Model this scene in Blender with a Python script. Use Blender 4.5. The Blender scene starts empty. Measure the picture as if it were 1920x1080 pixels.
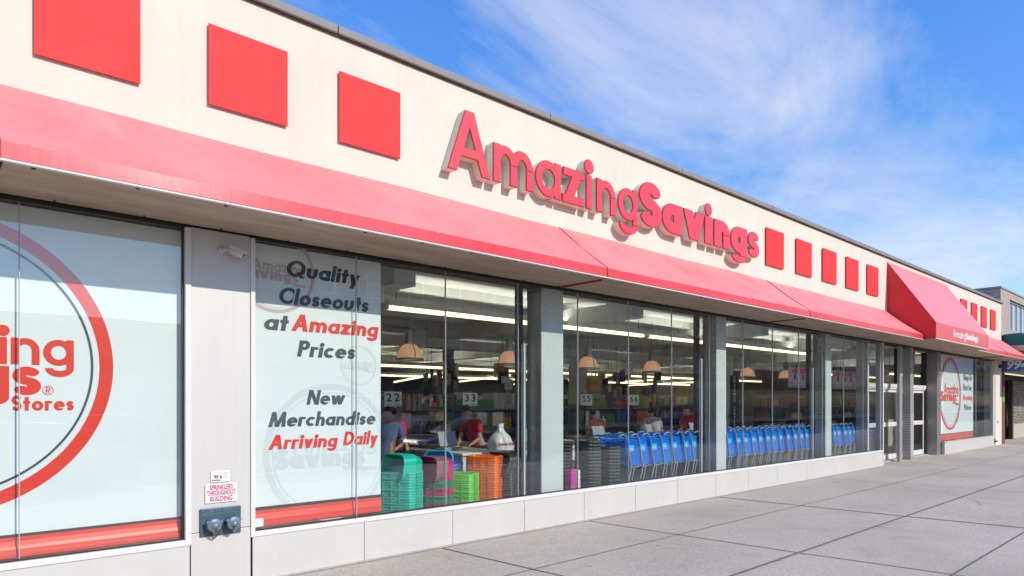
import bpy, bmesh, math, random
import numpy as np
from mathutils import Vector, Matrix

random.seed(7)
S = bpy.context.scene
COL = S.collection
R = math.radians

# ------------------------------------------------------------------ camera
cam_d = bpy.data.cameras.new("camera")
cam = bpy.data.objects.new("camera", cam_d)
COL.objects.link(cam)
cam.location = (0.0, -6.2, 1.66)
cam.rotation_euler = (R(90), 0, R(47.872 - 90))
cam_d.sensor_width = 36.0
cam_d.lens = 23.344
cam_d.shift_y = 0.11198
cam_d.clip_start = 0.05
cam_d.clip_end = 3000
S.camera = cam

# ------------------------------------------------------------------ sky, sun, exposure
SUN_TO = Vector((0.25, -1.0, 0.63)).normalized()          # towards the sun
world = bpy.data.worlds.new("World")
S.world = world
world.use_nodes = True
nt = world.node_tree
for n in list(nt.nodes):
    nt.nodes.remove(n)
N = nt.nodes.new
L = nt.links.new
sky = N('ShaderNodeTexSky')
sky.sky_type = 'NISHITA'
sky.sun_disc = False
sky.sun_elevation = math.asin(SUN_TO.z)
sky.sun_rotation = math.atan2(SUN_TO.x, SUN_TO.y)
sky.altitude = 50
sky.air_density = 1.15
sky.dust_density = 0.1
sky.ozone_density = 3.2
hs = N('ShaderNodeHueSaturation')
hs.inputs['Hue'].default_value = 0.513
hs.inputs['Saturation'].default_value = 1.3
hs.inputs['Value'].default_value = 2.45
L(sky.outputs[0], hs.inputs['Color'])
# (value rises with elevation below, so that the low sky keeps its blue)
tc = N('ShaderNodeTexCoord')
# project directions onto a flat cloud layer: xy / (z + c)
sep = N('ShaderNodeSeparateXYZ')
L(tc.outputs['Generated'], sep.inputs[0])
def wm(op, a, b=None):
    m = N('ShaderNodeMath'); m.operation = op
    for i, v in enumerate((a, b)):
        if v is None: continue
        if isinstance(v, (int, float)): m.inputs[i].default_value = v
        else: L(v, m.inputs[i])
    return m.outputs[0]
L(wm('ADD', 1.45, wm('MULTIPLY', wm('MINIMUM', wm('MAXIMUM', sep.outputs[2], 0.0), 0.55), 1.9)), hs.inputs['Value'])
zc = wm('ADD', wm('MAXIMUM', sep.outputs[2], 0.0), 0.16)
px_ = wm('DIVIDE', sep.outputs[0], zc)
py_ = wm('DIVIDE', sep.outputs[1], zc)
cmb = N('ShaderNodeCombineXYZ')
L(px_, cmb.inputs[0]); L(py_, cmb.inputs[1])
mp = N('ShaderNodeMapping')
mp.inputs['Rotation'].default_value = (0, 0, R(-38))
mp.inputs['Scale'].default_value = (0.85, 1.6, 1)
mp.inputs['Location'].default_value = (4.6, 1.9, 0)
L(cmb.outputs[0], mp.inputs[0])
nz = N('ShaderNodeTexNoise')
nz.inputs['Scale'].default_value = 1.15
nz.inputs['Detail'].default_value = 9
nz.inputs['Roughness'].default_value = 0.64
nz.inputs['Distortion'].default_value = 0.45
L(mp.outputs[0], nz.inputs['Vector'])
cr = N('ShaderNodeValToRGB')
cr.color_ramp.elements[0].position = 0.475
cr.color_ramp.elements[0].color = (0, 0, 0, 1)
cr.color_ramp.elements[1].position = 0.76
cr.color_ramp.elements[1].color = (0.78, 0.78, 0.78, 1)
nb = N('ShaderNodeTexNoise')
nb.inputs['Scale'].default_value = 0.75
nb.inputs['Detail'].default_value = 4
nb.inputs['Roughness'].default_value = 0.5
mpb = N('ShaderNodeMapping')
mpb.inputs['Location'].default_value = (1.7, 5.2, 0)
L(cmb.outputs[0], mpb.inputs[0]); L(mpb.outputs[0], nb.inputs['Vector'])
fld = wm('ADD', wm('MULTIPLY', nz.outputs[0], 0.62), wm('MULTIPLY', nb.outputs[0], 0.46))
L(fld, cr.inputs[0])
mixc = N('ShaderNodeMix'); mixc.data_type = 'RGBA'
L(cr.outputs[0], mixc.inputs['Factor'])
L(hs.outputs[0], mixc.inputs[6])
mixc.inputs[7].default_value = (8.7, 8.8, 9.0, 1)
bg = N('ShaderNodeBackground')
bg.inputs['Strength'].default_value = 0.11
L(mixc.outputs[2], bg.inputs['Color'])
wo = N('ShaderNodeOutputWorld')
L(bg.outputs[0], wo.inputs['Surface'])

sun_d = bpy.data.lights.new("sun", 'SUN')
sun_d.energy = 3.7
sun_d.angle = R(0.5)
sun_d.color = (1.0, 0.925, 0.80)
sun = bpy.data.objects.new("sun", sun_d)
COL.objects.link(sun)
sun.location = (10, -40, 30)
sun.rotation_euler = (-SUN_TO).to_track_quat('-Z', 'Y').to_euler()

S.view_settings.view_transform = 'Standard'
S.view_settings.look = 'None'
S.view_settings.exposure = 0.0
S.view_settings.gamma = 1.0
S.render.engine = 'CYCLES'
S.cycles.use_denoising = True
S.cycles.max_bounces = 10
S.cycles.transparent_max_bounces = 16
S.cycles.glossy_bounces = 5
S.cycles.caustics_reflective = False
S.cycles.caustics_refractive = False

# ------------------------------------------------------------------ materials
def srgb(h):
    h = h.lstrip('#')
    c = [int(h[i:i + 2], 16) / 255 for i in (0, 2, 4)]
    return tuple(x / 12.92 if x <= 0.04045 else ((x + 0.055) / 1.055) ** 2.4 for x in c)

def pmat(name, col, rough=0.6, metal=0.0, var=0.0, vscale=4.0, bump=0.0, bscale=60.0,
         stretch=(1, 1, 1), emit=None, estr=0.0, spec=None, col2=None, detail=5.0, coat=0.0, sheen=0.0):
    m = bpy.data.materials.new(name)
    m.use_nodes = True
    t = m.node_tree
    b = t.nodes['Principled BSDF']
    b.inputs['Roughness'].default_value = rough
    b.inputs['Metallic'].default_value = metal
    if spec is not None: b.inputs['Specular IOR Level'].default_value = spec
    if coat: b.inputs['Coat Weight'].default_value = coat
    if sheen: b.inputs['Sheen Weight'].default_value = sheen
    if emit:
        b.inputs['Emission Color'].default_value = (*emit, 1)
        b.inputs['Emission Strength'].default_value = estr
    c4 = (*col, 1)
    b.inputs['Base Color'].default_value = c4
    if var or bump:
        g = t.nodes.new('ShaderNodeNewGeometry')
        mp = t.nodes.new('ShaderNodeMapping')
        mp.inputs['Scale'].default_value = stretch
        t.links.new(g.outputs['Position'], mp.inputs[0])
    if var:
        nz = t.nodes.new('ShaderNodeTexNoise')
        nz.inputs['Scale'].default_value = vscale
        nz.inputs['Detail'].default_value = detail
        nz.inputs['Roughness'].default_value = 0.6
        t.links.new(mp.outputs[0], nz.inputs['Vector'])
        r = t.nodes.new('ShaderNodeValToRGB')
        r.color_ramp.elements[0].position = 0.3
        r.color_ramp.elements[1].position = 0.7
        d = col2 if col2 else tuple(x * (1 - var) for x in col)
        r.color_ramp.elements[0].color = (*d, 1)
        r.color_ramp.elements[1].color = c4
        t.links.new(nz.outputs[0], r.inputs[0])
        t.links.new(r.outputs[0], b.inputs['Base Color'])
        mr = t.nodes.new('ShaderNodeMapRange')
        mr.inputs[3].default_value = max(0.02, rough - 0.07)
        mr.inputs[4].default_value = min(1, rough + 0.07)
        t.links.new(nz.outputs[0], mr.inputs[0])
        t.links.new(mr.outputs[0], b.inputs['Roughness'])
    if bump:
        n2 = t.nodes.new('ShaderNodeTexNoise')
        n2.inputs['Scale'].default_value = bscale
        n2.inputs['Detail'].default_value = 4
        t.links.new(mp.outputs[0], n2.inputs['Vector'])
        bp = t.nodes.new('ShaderNodeBump')
        bp.inputs['Strength'].default_value = bump
        bp.inputs['Distance'].default_value = 0.02
        t.links.new(n2.outputs[0], bp.inputs['Height'])
        t.links.new(bp.outputs[0], b.inputs['Normal'])
    return m

def glass_mat(name, tint, r0=0.065, gain=0.42, rough=0.0):
    m = bpy.data.materials.new(name)
    m.use_nodes = True
    t = m.node_tree
    for n in list(t.nodes): t.nodes.remove(n)
    tr = t.nodes.new('ShaderNodeBsdfTransparent'); tr.inputs[0].default_value = (*tint, 1)
    gl = t.nodes.new('ShaderNodeBsdfGlossy'); gl.inputs['Roughness'].default_value = rough
    gl.inputs['Color'].default_value = (1, 1, 1, 1)
    # gentle waviness of the panes
    g = t.nodes.new('ShaderNodeNewGeometry')
    nz = t.nodes.new('ShaderNodeTexNoise'); nz.inputs['Scale'].default_value = 0.9; nz.inputs['Detail'].default_value = 1
    t.links.new(g.outputs['Position'], nz.inputs['Vector'])
    bp = t.nodes.new('ShaderNodeBump'); bp.inputs['Strength'].default_value = 0.05; bp.inputs['Distance'].default_value = 0.05
    t.links.new(nz.outputs[0], bp.inputs['Height']); t.links.new(bp.outputs[0], gl.inputs['Normal'])
    # Schlick reflectance, the same from both sides of a face
    dp = t.nodes.new('ShaderNodeVectorMath'); dp.operation = 'DOT_PRODUCT'
    t.links.new(g.outputs['Normal'], dp.inputs[0]); t.links.new(g.outputs['Incoming'], dp.inputs[1])
    def mt(op, a, b):
        k = t.nodes.new('ShaderNodeMath'); k.operation = op; k.use_clamp = (op == 'ADD')
        for i, v in enumerate((a, b)):
            if isinstance(v, (int, float)): k.inputs[i].default_value = v
            else: t.links.new(v, k.inputs[i])
        return k.outputs[0]
    ab = t.nodes.new('ShaderNodeMath'); ab.operation = 'ABSOLUTE'; t.links.new(dp.outputs['Value'], ab.inputs[0])
    mu_o = mt('ADD', mt('MULTIPLY', mt('POWER', mt('SUBTRACT', 1.0, ab.outputs[0]), 5.0), gain), r0)
    mx = t.nodes.new('ShaderNodeMixShader')
    t.links.new(mu_o, mx.inputs[0]); t.links.new(tr.outputs[0], mx.inputs[1]); t.links.new(gl.outputs[0], mx.inputs[2])
    o = t.nodes.new('ShaderNodeOutputMaterial'); t.links.new(mx.outputs[0], o.inputs[0])
    return m

def goods_mat(name, cols, rough=0.5):
    """each loose item (mesh island) takes its own colour"""
    m = bpy.data.materials.new(name); m.use_nodes = True
    t = m.node_tree; b = t.nodes['Principled BSDF']; b.inputs['Roughness'].default_value = rough
    g = t.nodes.new('ShaderNodeNewGeometry'); r = t.nodes.new('ShaderNodeValToRGB')
    r.color_ramp.interpolation = 'CONSTANT'
    e = r.color_ramp.elements
    e[0].color = (*cols[0], 1); e[0].position = 0
    e[1].color = (*cols[1], 1); e[1].position = 1 / len(cols)
    for i, c in enumerate(cols[2:], 2):
        k = e.new(i / len(cols)); k.color = (*c, 1)
    t.links.new(g.outputs['Random Per Island'], r.inputs[0]); t.links.new(r.outputs[0], b.inputs['Base Color'])
    return m

def brick_mat(name, c1, c2, mortar, sc=1.0, bw=0.22, bh=0.075, axis='XZ'):
    m = bpy.data.materials.new(name); m.use_nodes = True
    t = m.node_tree; b = t.nodes['Principled BSDF']; b.inputs['Roughness'].default_value = 0.85
    g = t.nodes.new('ShaderNodeNewGeometry'); sp = t.nodes.new('ShaderNodeSeparateXYZ'); cb = t.nodes.new('ShaderNodeCombineXYZ')
    t.links.new(g.outputs['Position'], sp.inputs[0])
    if axis == 'XZ':
        ad = t.nodes.new('ShaderNodeMath'); ad.operation = 'ADD'
        t.links.new(sp.outputs[0], ad.inputs[0]); t.links.new(sp.outputs[1], ad.inputs[1])
        t.links.new(ad.outputs[0], cb.inputs[0]); t.links.new(sp.outputs[2], cb.inputs[1])
    br = t.nodes.new('ShaderNodeTexBrick')
    br.inputs['Scale'].default_value = sc
    br.inputs['Brick Width'].default_value = bw; br.inputs['Row Height'].default_value = bh
    br.inputs['Mortar Size'].default_value = 0.009
    br.inputs['Color1'].default_value = (*c1, 1); br.inputs['Color2'].default_value = (*c2, 1); br.inputs['Mortar'].default_value = (*mortar, 1)
    t.links.new(cb.outputs[0], br.inputs['Vector'])
    t.links.new(br.outputs['Color'], b.inputs['Base Color'])
    bp = t.nodes.new('ShaderNodeBump'); bp.inputs['Strength'].default_value = 0.6; bp.inputs['Distance'].default_value = 0.01; bp.invert = True
    t.links.new(br.outputs['Fac'], bp.inputs['Height']); t.links.new(bp.outputs[0], b.inputs['Normal'])
    return m

def stain(m, scale, lo, hi, col, stretch=(1, 1, 1), fac=1.0, detail=6):
    """patches of dirt laid over a material's colour where a noise field crosses a threshold"""
    t = m.node_tree; b = t.nodes['Principled BSDF']
    g = t.nodes.new('ShaderNodeNewGeometry'); mp = t.nodes.new('ShaderNodeMapping'); mp.inputs['Scale'].default_value = stretch
    t.links.new(g.outputs['Position'], mp.inputs[0])
    nz = t.nodes.new('ShaderNodeTexNoise'); nz.inputs['Scale'].default_value = scale; nz.inputs['Detail'].default_value = detail; nz.inputs['Roughness'].default_value = .65
    t.links.new(mp.outputs[0], nz.inputs['Vector'])
    r = t.nodes.new('ShaderNodeValToRGB'); r.color_ramp.elements[0].position = lo; r.color_ramp.elements[0].color = (0, 0, 0, 1)
    r.color_ramp.elements[1].position = hi; r.color_ramp.elements[1].color = (fac, fac, fac, 1)
    t.links.new(nz.outputs[0], r.inputs[0])
    mx = t.nodes.new('ShaderNodeMix'); mx.data_type = 'RGBA'
    inp = b.inputs['Base Color']
    if inp.is_linked: t.links.new(inp.links[0].from_socket, mx.inputs[6])
    else: mx.inputs[6].default_value = inp.default_value
    mx.inputs[7].default_value = (*col, 1)
    t.links.new(r.outputs[0], mx.inputs['Factor']); t.links.new(mx.outputs[2], inp)
    return m

def stucco_mat():
    """cream stucco with faint vertical rain streaks"""
    m = pmat('cream_stucco', (0.775, 0.71, 0.59), 0.9, var=0.10, vscale=1.3, bump=0.16, bscale=70)
    t = m.node_tree; b = t.nodes['Principled BSDF']
    g = t.nodes.new('ShaderNodeNewGeometry'); mp = t.nodes.new('ShaderNodeMapping')
    mp.inputs['Scale'].default_value = (9, 9, 0.35)
    t.links.new(g.outputs['Position'], mp.inputs[0])
    nz = t.nodes.new('ShaderNodeTexNoise'); nz.inputs['Scale'].default_value = 1.0; nz.inputs['Detail'].default_value = 6
    t.links.new(mp.outputs[0], nz.inputs['Vector'])
    r = t.nodes.new('ShaderNodeValToRGB')
    r.color_ramp.elements[0].position = 0.33; r.color_ramp.elements[0].color = (0.84, 0.82, 0.78, 1)
    r.color_ramp.elements[1].position = 0.52; r.color_ramp.elements[1].color = (1, 1, 1, 1)
    t.links.new(nz.outputs[0], r.inputs[0])
    mx = t.nodes.new('ShaderNodeMix'); mx.data_type = 'RGBA'; mx.blend_type = 'MULTIPLY'; mx.inputs['Factor'].default_value = 0.14
    src = b.inputs['Base Color'].links[0].from_socket
    t.links.new(src, mx.inputs[6]); t.links.new(r.outputs[0], mx.inputs[7]); t.links.new(mx.outputs[2], b.inputs['Base Color'])
    return m

def concrete_mat(name, base, dark, light):
    m = bpy.data.materials.new(name); m.use_nodes = True
    t = m.node_tree; b = t.nodes['Principled BSDF']; b.inputs['Roughness'].default_value = 0.88
    b.inputs['Specular IOR Level'].default_value = 0.25
    g = t.nodes.new('ShaderNodeNewGeometry')
    def noise(sc, det, ro=0.6):
        n = t.nodes.new('ShaderNodeTexNoise'); n.inputs['Scale'].default_value = sc; n.inputs['Detail'].default_value = det
        n.inputs['Roughness'].default_value = ro
        t.links.new(g.outputs['Position'], n.inputs['Vector']); return n
    big = noise(0.55, 5); fine = noise(38, 4, 0.75); spk = noise(140, 2, 0.8)
    r1 = t.nodes.new('ShaderNodeValToRGB')
    r1.color_ramp.elements[0].position = 0.3; r1.color_ramp.elements[0].color = (*dark, 1)
    r1.color_ramp.elements[1].position = 0.7; r1.color_ramp.elements[1].color = (*light, 1)
    k = r1.color_ramp.elements.new(0.5); k.color = (*base, 1)
    t.links.new(big.outputs[0], r1.inputs[0])
    r2 = t.nodes.new('ShaderNodeValToRGB')
    r2.color_ramp.elements[0].position = 0.36; r2.color_ramp.elements[0].color = (0.70, 0.69, 0.68, 1)
    r2.color_ramp.elements[1].position = 0.62; r2.color_ramp.elements[1].color = (1.08, 1.07, 1.05, 1)
    t.links.new(fine.outputs[0], r2.inputs[0])
    r3 = t.nodes.new('ShaderNodeValToRGB')
    r3.color_ramp.elements[0].position = 0.40; r3.color_ramp.elements[0].color = (0.72, 0.70, 0.68, 1)
    r3.color_ramp.elements[1].position = 0.52; r3.color_ramp.elements[1].color = (1, 1, 1, 1)
    t.links.new(spk.outputs[0], r3.inputs[0])
    cur = r1.outputs[0]
    for rr, f in ((r2, 0.8), (r3, 0.7)):
        mx = t.nodes.new('ShaderNodeMix'); mx.data_type = 'RGBA'; mx.blend_type = 'MULTIPLY'; mx.inputs['Factor'].default_value = f
        t.links.new(cur, mx.inputs[6]); t.links.new(rr.outputs[0], mx.inputs[7]); cur = mx.outputs[2]
    t.links.new(cur, b.inputs['Base Color'])
    bp = t.nodes.new('ShaderNodeBump'); bp.inputs['Strength'].default_value = 0.35; bp.inputs['Distance'].default_value = 0.01
    t.links.new(fine.outputs[0], bp.inputs['Height']); t.links.new(bp.outputs[0], b.inputs['Normal'])
    return m

M = {}
M['stucco'] = stucco_mat()
M['coping'] = pmat('grey_coping_metal', (0.27, 0.26, 0.25), 0.7, 0.0, var=0.15, vscale=2)
M['dark'] = pmat('dark_gap', (0.02, 0.018, 0.016), 0.9)
M['rust'] = pmat('rusty_flashing', (0.17, 0.09, 0.06), 0.85, var=0.3, vscale=12)
M['redpanel'] = pmat('red_panel_paint', (0.80, 0.050, 0.048), 0.6, var=0.10, vscale=1.5, spec=0.2)
M['rededge'] = pmat('red_panel_edge', (0.42, 0.05, 0.045), 0.6)
M['awn_top'] = pmat('sky_sheen_red_vinyl', (0.83, 0.295, 0.285), 0.5, var=0.12, vscale=1.2, bump=0.08, bscale=2.4, col2=(0.80, 0.20, 0.195), spec=0.3, detail=8)  # slope paler than the valance: sky sheen painted into the vinyl colour
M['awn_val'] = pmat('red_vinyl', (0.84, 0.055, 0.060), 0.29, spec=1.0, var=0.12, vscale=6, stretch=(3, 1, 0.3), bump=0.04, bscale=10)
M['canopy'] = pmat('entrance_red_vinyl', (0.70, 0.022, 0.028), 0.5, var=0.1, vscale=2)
M['canopy_top'] = pmat('entrance_sky_sheen_vinyl', (0.84, 0.24, 0.245), 0.5, var=0.07, vscale=1.4)  # canopy top paler than its sides, the sky's sheen put into the colour
M['soffit'] = pmat('stained_soffit_board', (0.50, 0.385, 0.305), 0.75, var=0.3, vscale=2.2, col2=(0.37, 0.24, 0.165), stretch=(0.6, 2.2, 1), detail=7)
M['trim'] = pmat('white_awning_trim', (0.78, 0.75, 0.70), 0.5, var=0.1, vscale=8)
M['steel'] = pmat('brushed_steel', (0.635, 0.615, 0.575), 0.45, 0.12, var=0.04, vscale=3, stretch=(8, 8, 0.4))
M['steel_md'] = pmat('brushed_post_steel', (0.37, 0.35, 0.335), 0.45, 0.15, var=0.08, vscale=3, stretch=(8, 8, 0.4))
M['steel_dk'] = pmat('brushed_dark_steel', (0.36, 0.345, 0.335), 0.38, 0.55, var=0.15, vscale=6, stretch=(1, 1, 9))
M['plinth'] = pmat('plinth_panel_enamel', (0.615, 0.60, 0.555), 0.5, var=0.07, vscale=2.5)
M['frame'] = pmat('white_window_frame', (0.76, 0.735, 0.70), 0.42, var=0.06, vscale=5)
M['frame_dk'] = pmat('dark_bronze_frame', (0.045, 0.04, 0.04), 0.4, 0.3)
M['silicone'] = pmat('pane_joint', (0.42, 0.44, 0.43), 0.4)
M['colwhite'] = pmat('pale_column_paint', (0.66, 0.675, 0.645), 0.5, var=0.04, vscale=3)
M['glass'] = glass_mat('shop_glass', (0.955, 0.985, 0.975), 0.068, 0.27)
M['glass2'] = glass_mat('door_glass', (0.95, 0.96, 0.955), 0.068, 0.27)
M['bannerw'] = pmat('banner_vinyl_white', (0.90, 0.91, 0.895), 0.5, var=0.03, vscale=1.5, bump=0.10, bscale=2.2)
M['bred'] = pmat('banner_red', (0.92, 0.065, 0.04), 0.35)
M['bgrey'] = pmat('banner_charcoal', (0.085, 0.095, 0.105), 0.5)
M['bblack'] = pmat('banner_black', (0.035, 0.04, 0.045), 0.5)
M['bghost'] = pmat('banner_pale_print', (0.77, 0.79, 0.785), 0.5)
M['bpink'] = pmat('banner_pale_pink_print', (0.70, 0.50, 0.50), 0.5)
M['letter_side'] = pmat('letter_return_beige', (0.78, 0.72, 0.61), 0.6, var=0.12, vscale=8)
M['letter_face'] = pmat('letter_red_acrylic', (0.78, 0.060, 0.075), 0.35, var=0.06, vscale=2)
M['letter_trim'] = pmat('letter_trim_cap', (0.40, 0.025, 0.03), 0.5)
M['white'] = pmat('white_paint', (0.80, 0.80, 0.78), 0.5, var=0.04, vscale=6)
M['signred'] = pmat('sign_red_ink', (0.62, 0.02, 0.09), 0.6)
M['ink'] = pmat('black_ink', (0.03, 0.03, 0.03), 0.6)
M['blueplate'] = pmat('blue_grey_cast_plate', (0.085, 0.15, 0.20), 0.45, 0.35, var=0.25, vscale=20)
M['blueplate_lt'] = pmat('worn_blue_grey_metal', (0.24, 0.33, 0.38), 0.4, 0.4, var=0.3, vscale=30)
M['chain'] = pmat('rusty_chain', (0.17, 0.12, 0.075), 0.6, 0.5)
M['camw'] = pmat('camera_housing', (0.55, 0.52, 0.49), 0.4)
M['concrete'] = concrete_mat('sidewalk_concrete', (0.61, 0.55, 0.46), (0.525, 0.47, 0.39), (0.67, 0.605, 0.51))
stain(M['concrete'], 1.1, .56, .74, (.30, .265, .225), fac=.55)
stain(M['concrete'], 6.0, .66, .72, (.27, .245, .215), fac=.5)
stain(M['plinth'], 3.2, .60, .80, (.42, .385, .34), fac=.5)
stain(M['plinth'], 22, .70, .74, (.30, .26, .22), fac=.55)
stain(M['stucco'], 1.6, .60, .80, (.62, .54, .43), fac=.4, stretch=(3, 1, .7))
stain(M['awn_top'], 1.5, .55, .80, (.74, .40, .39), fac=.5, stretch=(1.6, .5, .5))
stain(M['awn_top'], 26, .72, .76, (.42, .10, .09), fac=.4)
stain(M['redpanel'], 1.3, .55, .85, (.84, .12, .11), fac=.5)
M['joint'] = pmat('sidewalk_joint', (0.20, 0.185, 0.17), 0.95, var=0.25, vscale=9)
M['asphalt'] = pmat('asphalt', (0.05, 0.05, 0.052), 0.9, var=0.2, vscale=30, bump=0.3, bscale=90)
M['earth'] = pmat('distant_ground', (0.16, 0.15, 0.14), 0.95, var=0.2, vscale=0.2)
M['kerb'] = pmat('kerb_stone', (0.36, 0.35, 0.34), 0.85, var=0.2, vscale=5)
M['roadline'] = pmat('road_paint', (0.75, 0.74, 0.70), 0.7, var=0.1, vscale=8)

# ------------------------------------------------------------------ object helpers
def tag(o, label=None, cat=None, group=None, kind=None):
    if label: o['label'] = label
    if cat: o['category'] = cat
    if group: o['group'] = group
    if kind: o['kind'] = kind
    return o

def link(o, parent=None):
    COL.objects.link(o)
    if parent is not None: o.parent = parent
    return o

def thing(name, label, cat, loc=(0, 0, 0), rz=0.0, group=None):
    o = bpy.data.objects.new(name, None)
    o.empty_display_size = 0.2
    link(o); o.location = loc; o.rotation_euler = (0, 0, rz)
    return tag(o, label, cat, group)

class MB:
    """gathers simple solids and links them as ONE mesh object"""
    def __init__(s): s.v = []; s.f = []; s.mi = []; s.m = 0; s.smooth = []
    def mat(s, i): s.m = i; return s
    def add(s, verts, faces, smooth=False):
        o = len(s.v); s.v += [tuple(p) for p in verts]
        for f in faces:
            s.f.append(tuple(o + i for i in f)); s.mi.append(s.m); s.smooth.append(smooth)
        return s
    def box(s, x0, x1, y0, y1, z0, z1):
        v = [(x0, y0, z0), (x1, y0, z0), (x1, y1, z0), (x0, y1, z0), (x0, y0, z1), (x1, y0, z1), (x1, y1, z1), (x0, y1, z1)]
        return s.add(v, [(0, 3, 2, 1), (4, 5, 6, 7), (0, 1, 5, 4), (1, 2, 6, 5), (2, 3, 7, 6), (3, 0, 4, 7)])
    def rbox(s, c, ax, h):
        """box with centre c, three unit axes ax, half sizes h"""
        c = Vector(c); a = [Vector(q) for q in ax]; v = []
        for k in (-1, 1):
            for i, j in ((-1, -1), (1, -1), (1, 1), (-1, 1)):
                v.append(c + a[0] * h[0] * i + a[1] * h[1] * j + a[2] * h[2] * k)
        return s.add(v, [(0, 3, 2, 1), (4, 5, 6, 7), (0, 1, 5, 4), (1, 2, 6, 5), (2, 3, 7, 6), (3, 0, 4, 7)])
    def quad(s, a, b, c, d): return s.add([a, b, c, d], [(0, 1, 2, 3)])
    def prism(s, pts, axis, lo, hi):
        """pts: 2-D outline (ccw), extruded along axis"""
        n = len(pts)
        def P(p, t):
            return (t, p[0], p[1]) if axis == 'x' else ((p[0], t, p[1]) if axis == 'y' else (p[0], p[1], t))
        v = [P(p, lo) for p in pts] + [P(p, hi) for p in pts]
        f = [tuple(range(n))[::-1], tuple(range(n, 2 * n))] + [(i, (i + 1) % n, n + (i + 1) % n, n + i) for i in range(n)]
        return s.add(v, f)
    def tube(s, path, r, n=8, closed=False, rs=None):
        path = [Vector(p) for p in path]; m = len(path); v = []; f = []
        ref = None
        for i, p in enumerate(path):
            a = path[(i - 1) % m] if (i > 0 or closed) else p
            b = path[(i + 1) % m] if (i < m - 1 or closed) else p
            d = (b - a).normalized() if (b - a).length > 1e-9 else Vector((0, 0, 1))
            if ref is None or abs(d.dot(ref)) > 0.95:
                ref = Vector((0, 0, 1)) if abs(d.z) < 0.9 else Vector((1, 0, 0))
            u = d.cross(ref).normalized(); w = u.cross(d).normalized(); ref = w
            rr = rs[i] if rs else r
            for k in range(n):
                t = 2 * math.pi * k / n
                v.append(p + u * rr * math.cos(t) + w * rr * math.sin(t))
        for i in range(m if closed else m - 1):
            j = (i + 1) % m
            for k in range(n):
                f.append((i * n + k, i * n + (k + 1) % n, j * n + (k + 1) % n, j * n + k))
        s.add(v, f, True)
        if not closed:
            s.add(v[:n], [tuple(range(n))]); s.add(v[-n:], [tuple(range(n))[::-1]])
        return s
    def lathe(s, prof, n=20, c=(0, 0, 0), axis='z', cap=True):
        """prof: list of (radius, height)"""
        v = []
        def P(r, t, h):
            a, b = r * math.cos(t), r * math.sin(t)
            p = (a, b, h) if axis == 'z' else ((h, a, b) if axis == 'x' else (b, h, a))
            return (p[0] + c[0], p[1] + c[1], p[2] + c[2])
        for r, h in prof:
            for k in range(n): v.append(P(r, 2 * math.pi * k / n, h))
        f = []
        for i in range(len(prof) - 1):
            for k in range(n):
                f.append((i * n + k, i * n + (k + 1) % n, (i + 1) * n + (k + 1) % n, (i + 1) * n + k))
        s.add(v, f, True)
        if cap:
            if prof[0][0] > 1e-6: s.add(v[:n], [tuple(range(n))[::-1]])
            if prof[-1][0] > 1e-6: s.add(v[-n:], [tuple(range(n))])
        return s
    def loft(s, rings, cap=True, smooth=True):
        n = len(rings[0]); v = [p for r in rings for p in r]; f = []
        for i in range(len(rings) - 1):
            for k in range(n):
                f.append((i * n + k, i * n + (k + 1) % n, (i + 1) * n + (k + 1) % n, (i + 1) * n + k))
        s.add(v, f, smooth)
        if cap:
            s.add(rings[0], [tuple(range(n))[::-1]]); s.add(rings[-1], [tuple(range(n))])
        return s
    def mesh(s, name, mats, fix=True):
        me = bpy.data.meshes.new(name)
        me.from_pydata(s.v, [], s.f)
        for m in (mats if isinstance(mats, (list, tuple)) else [mats]): me.materials.append(m)
        me.polygons.foreach_set('material_index', s.mi)
        me.polygons.foreach_set('use_smooth', s.smooth)
        if fix:
            bm = bmesh.new(); bm.from_mesh(me); bmesh.ops.recalc_face_normals(bm, faces=bm.faces); bm.to_mesh(me); bm.free()
        me.update()
        return me
    def build(s, name, mats, parent=None, bevel=0.0, seg=2, fix=True):
        o = bpy.data.objects.new(name, s.mesh(name, mats, fix))
        link(o, parent)
        if bevel:
            b = o.modifiers.new('bevel', 'BEVEL'); b.width = bevel; b.segments = seg; b.limit_method = 'ANGLE'; b.angle_limit = R(40)
        return o

def copy_tree(o, parent=None):
    c = o.copy(); COL.objects.link(c)
    if parent is not None: c.parent = parent
    for ch in list(o.children): copy_tree(ch, c)
    return c

ORD = ['first', 'second', 'third', 'fourth', 'fifth', 'sixth', 'seventh', 'eighth', 'ninth', 'tenth', 'eleventh', 'twelfth',
       'thirteenth', 'fourteenth', 'fifteenth', 'sixteenth', 'seventeenth', 'eighteenth', 'nineteenth', 'twentieth',
       'twenty-first', 'twenty-second', 'twenty-third', 'twenty-fourth', 'twenty-fifth', 'twenty-sixth', 'twenty-seventh',
       'twenty-eighth', 'twenty-ninth', 'thirtieth', 'thirty-first', 'thirty-second']

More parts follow.
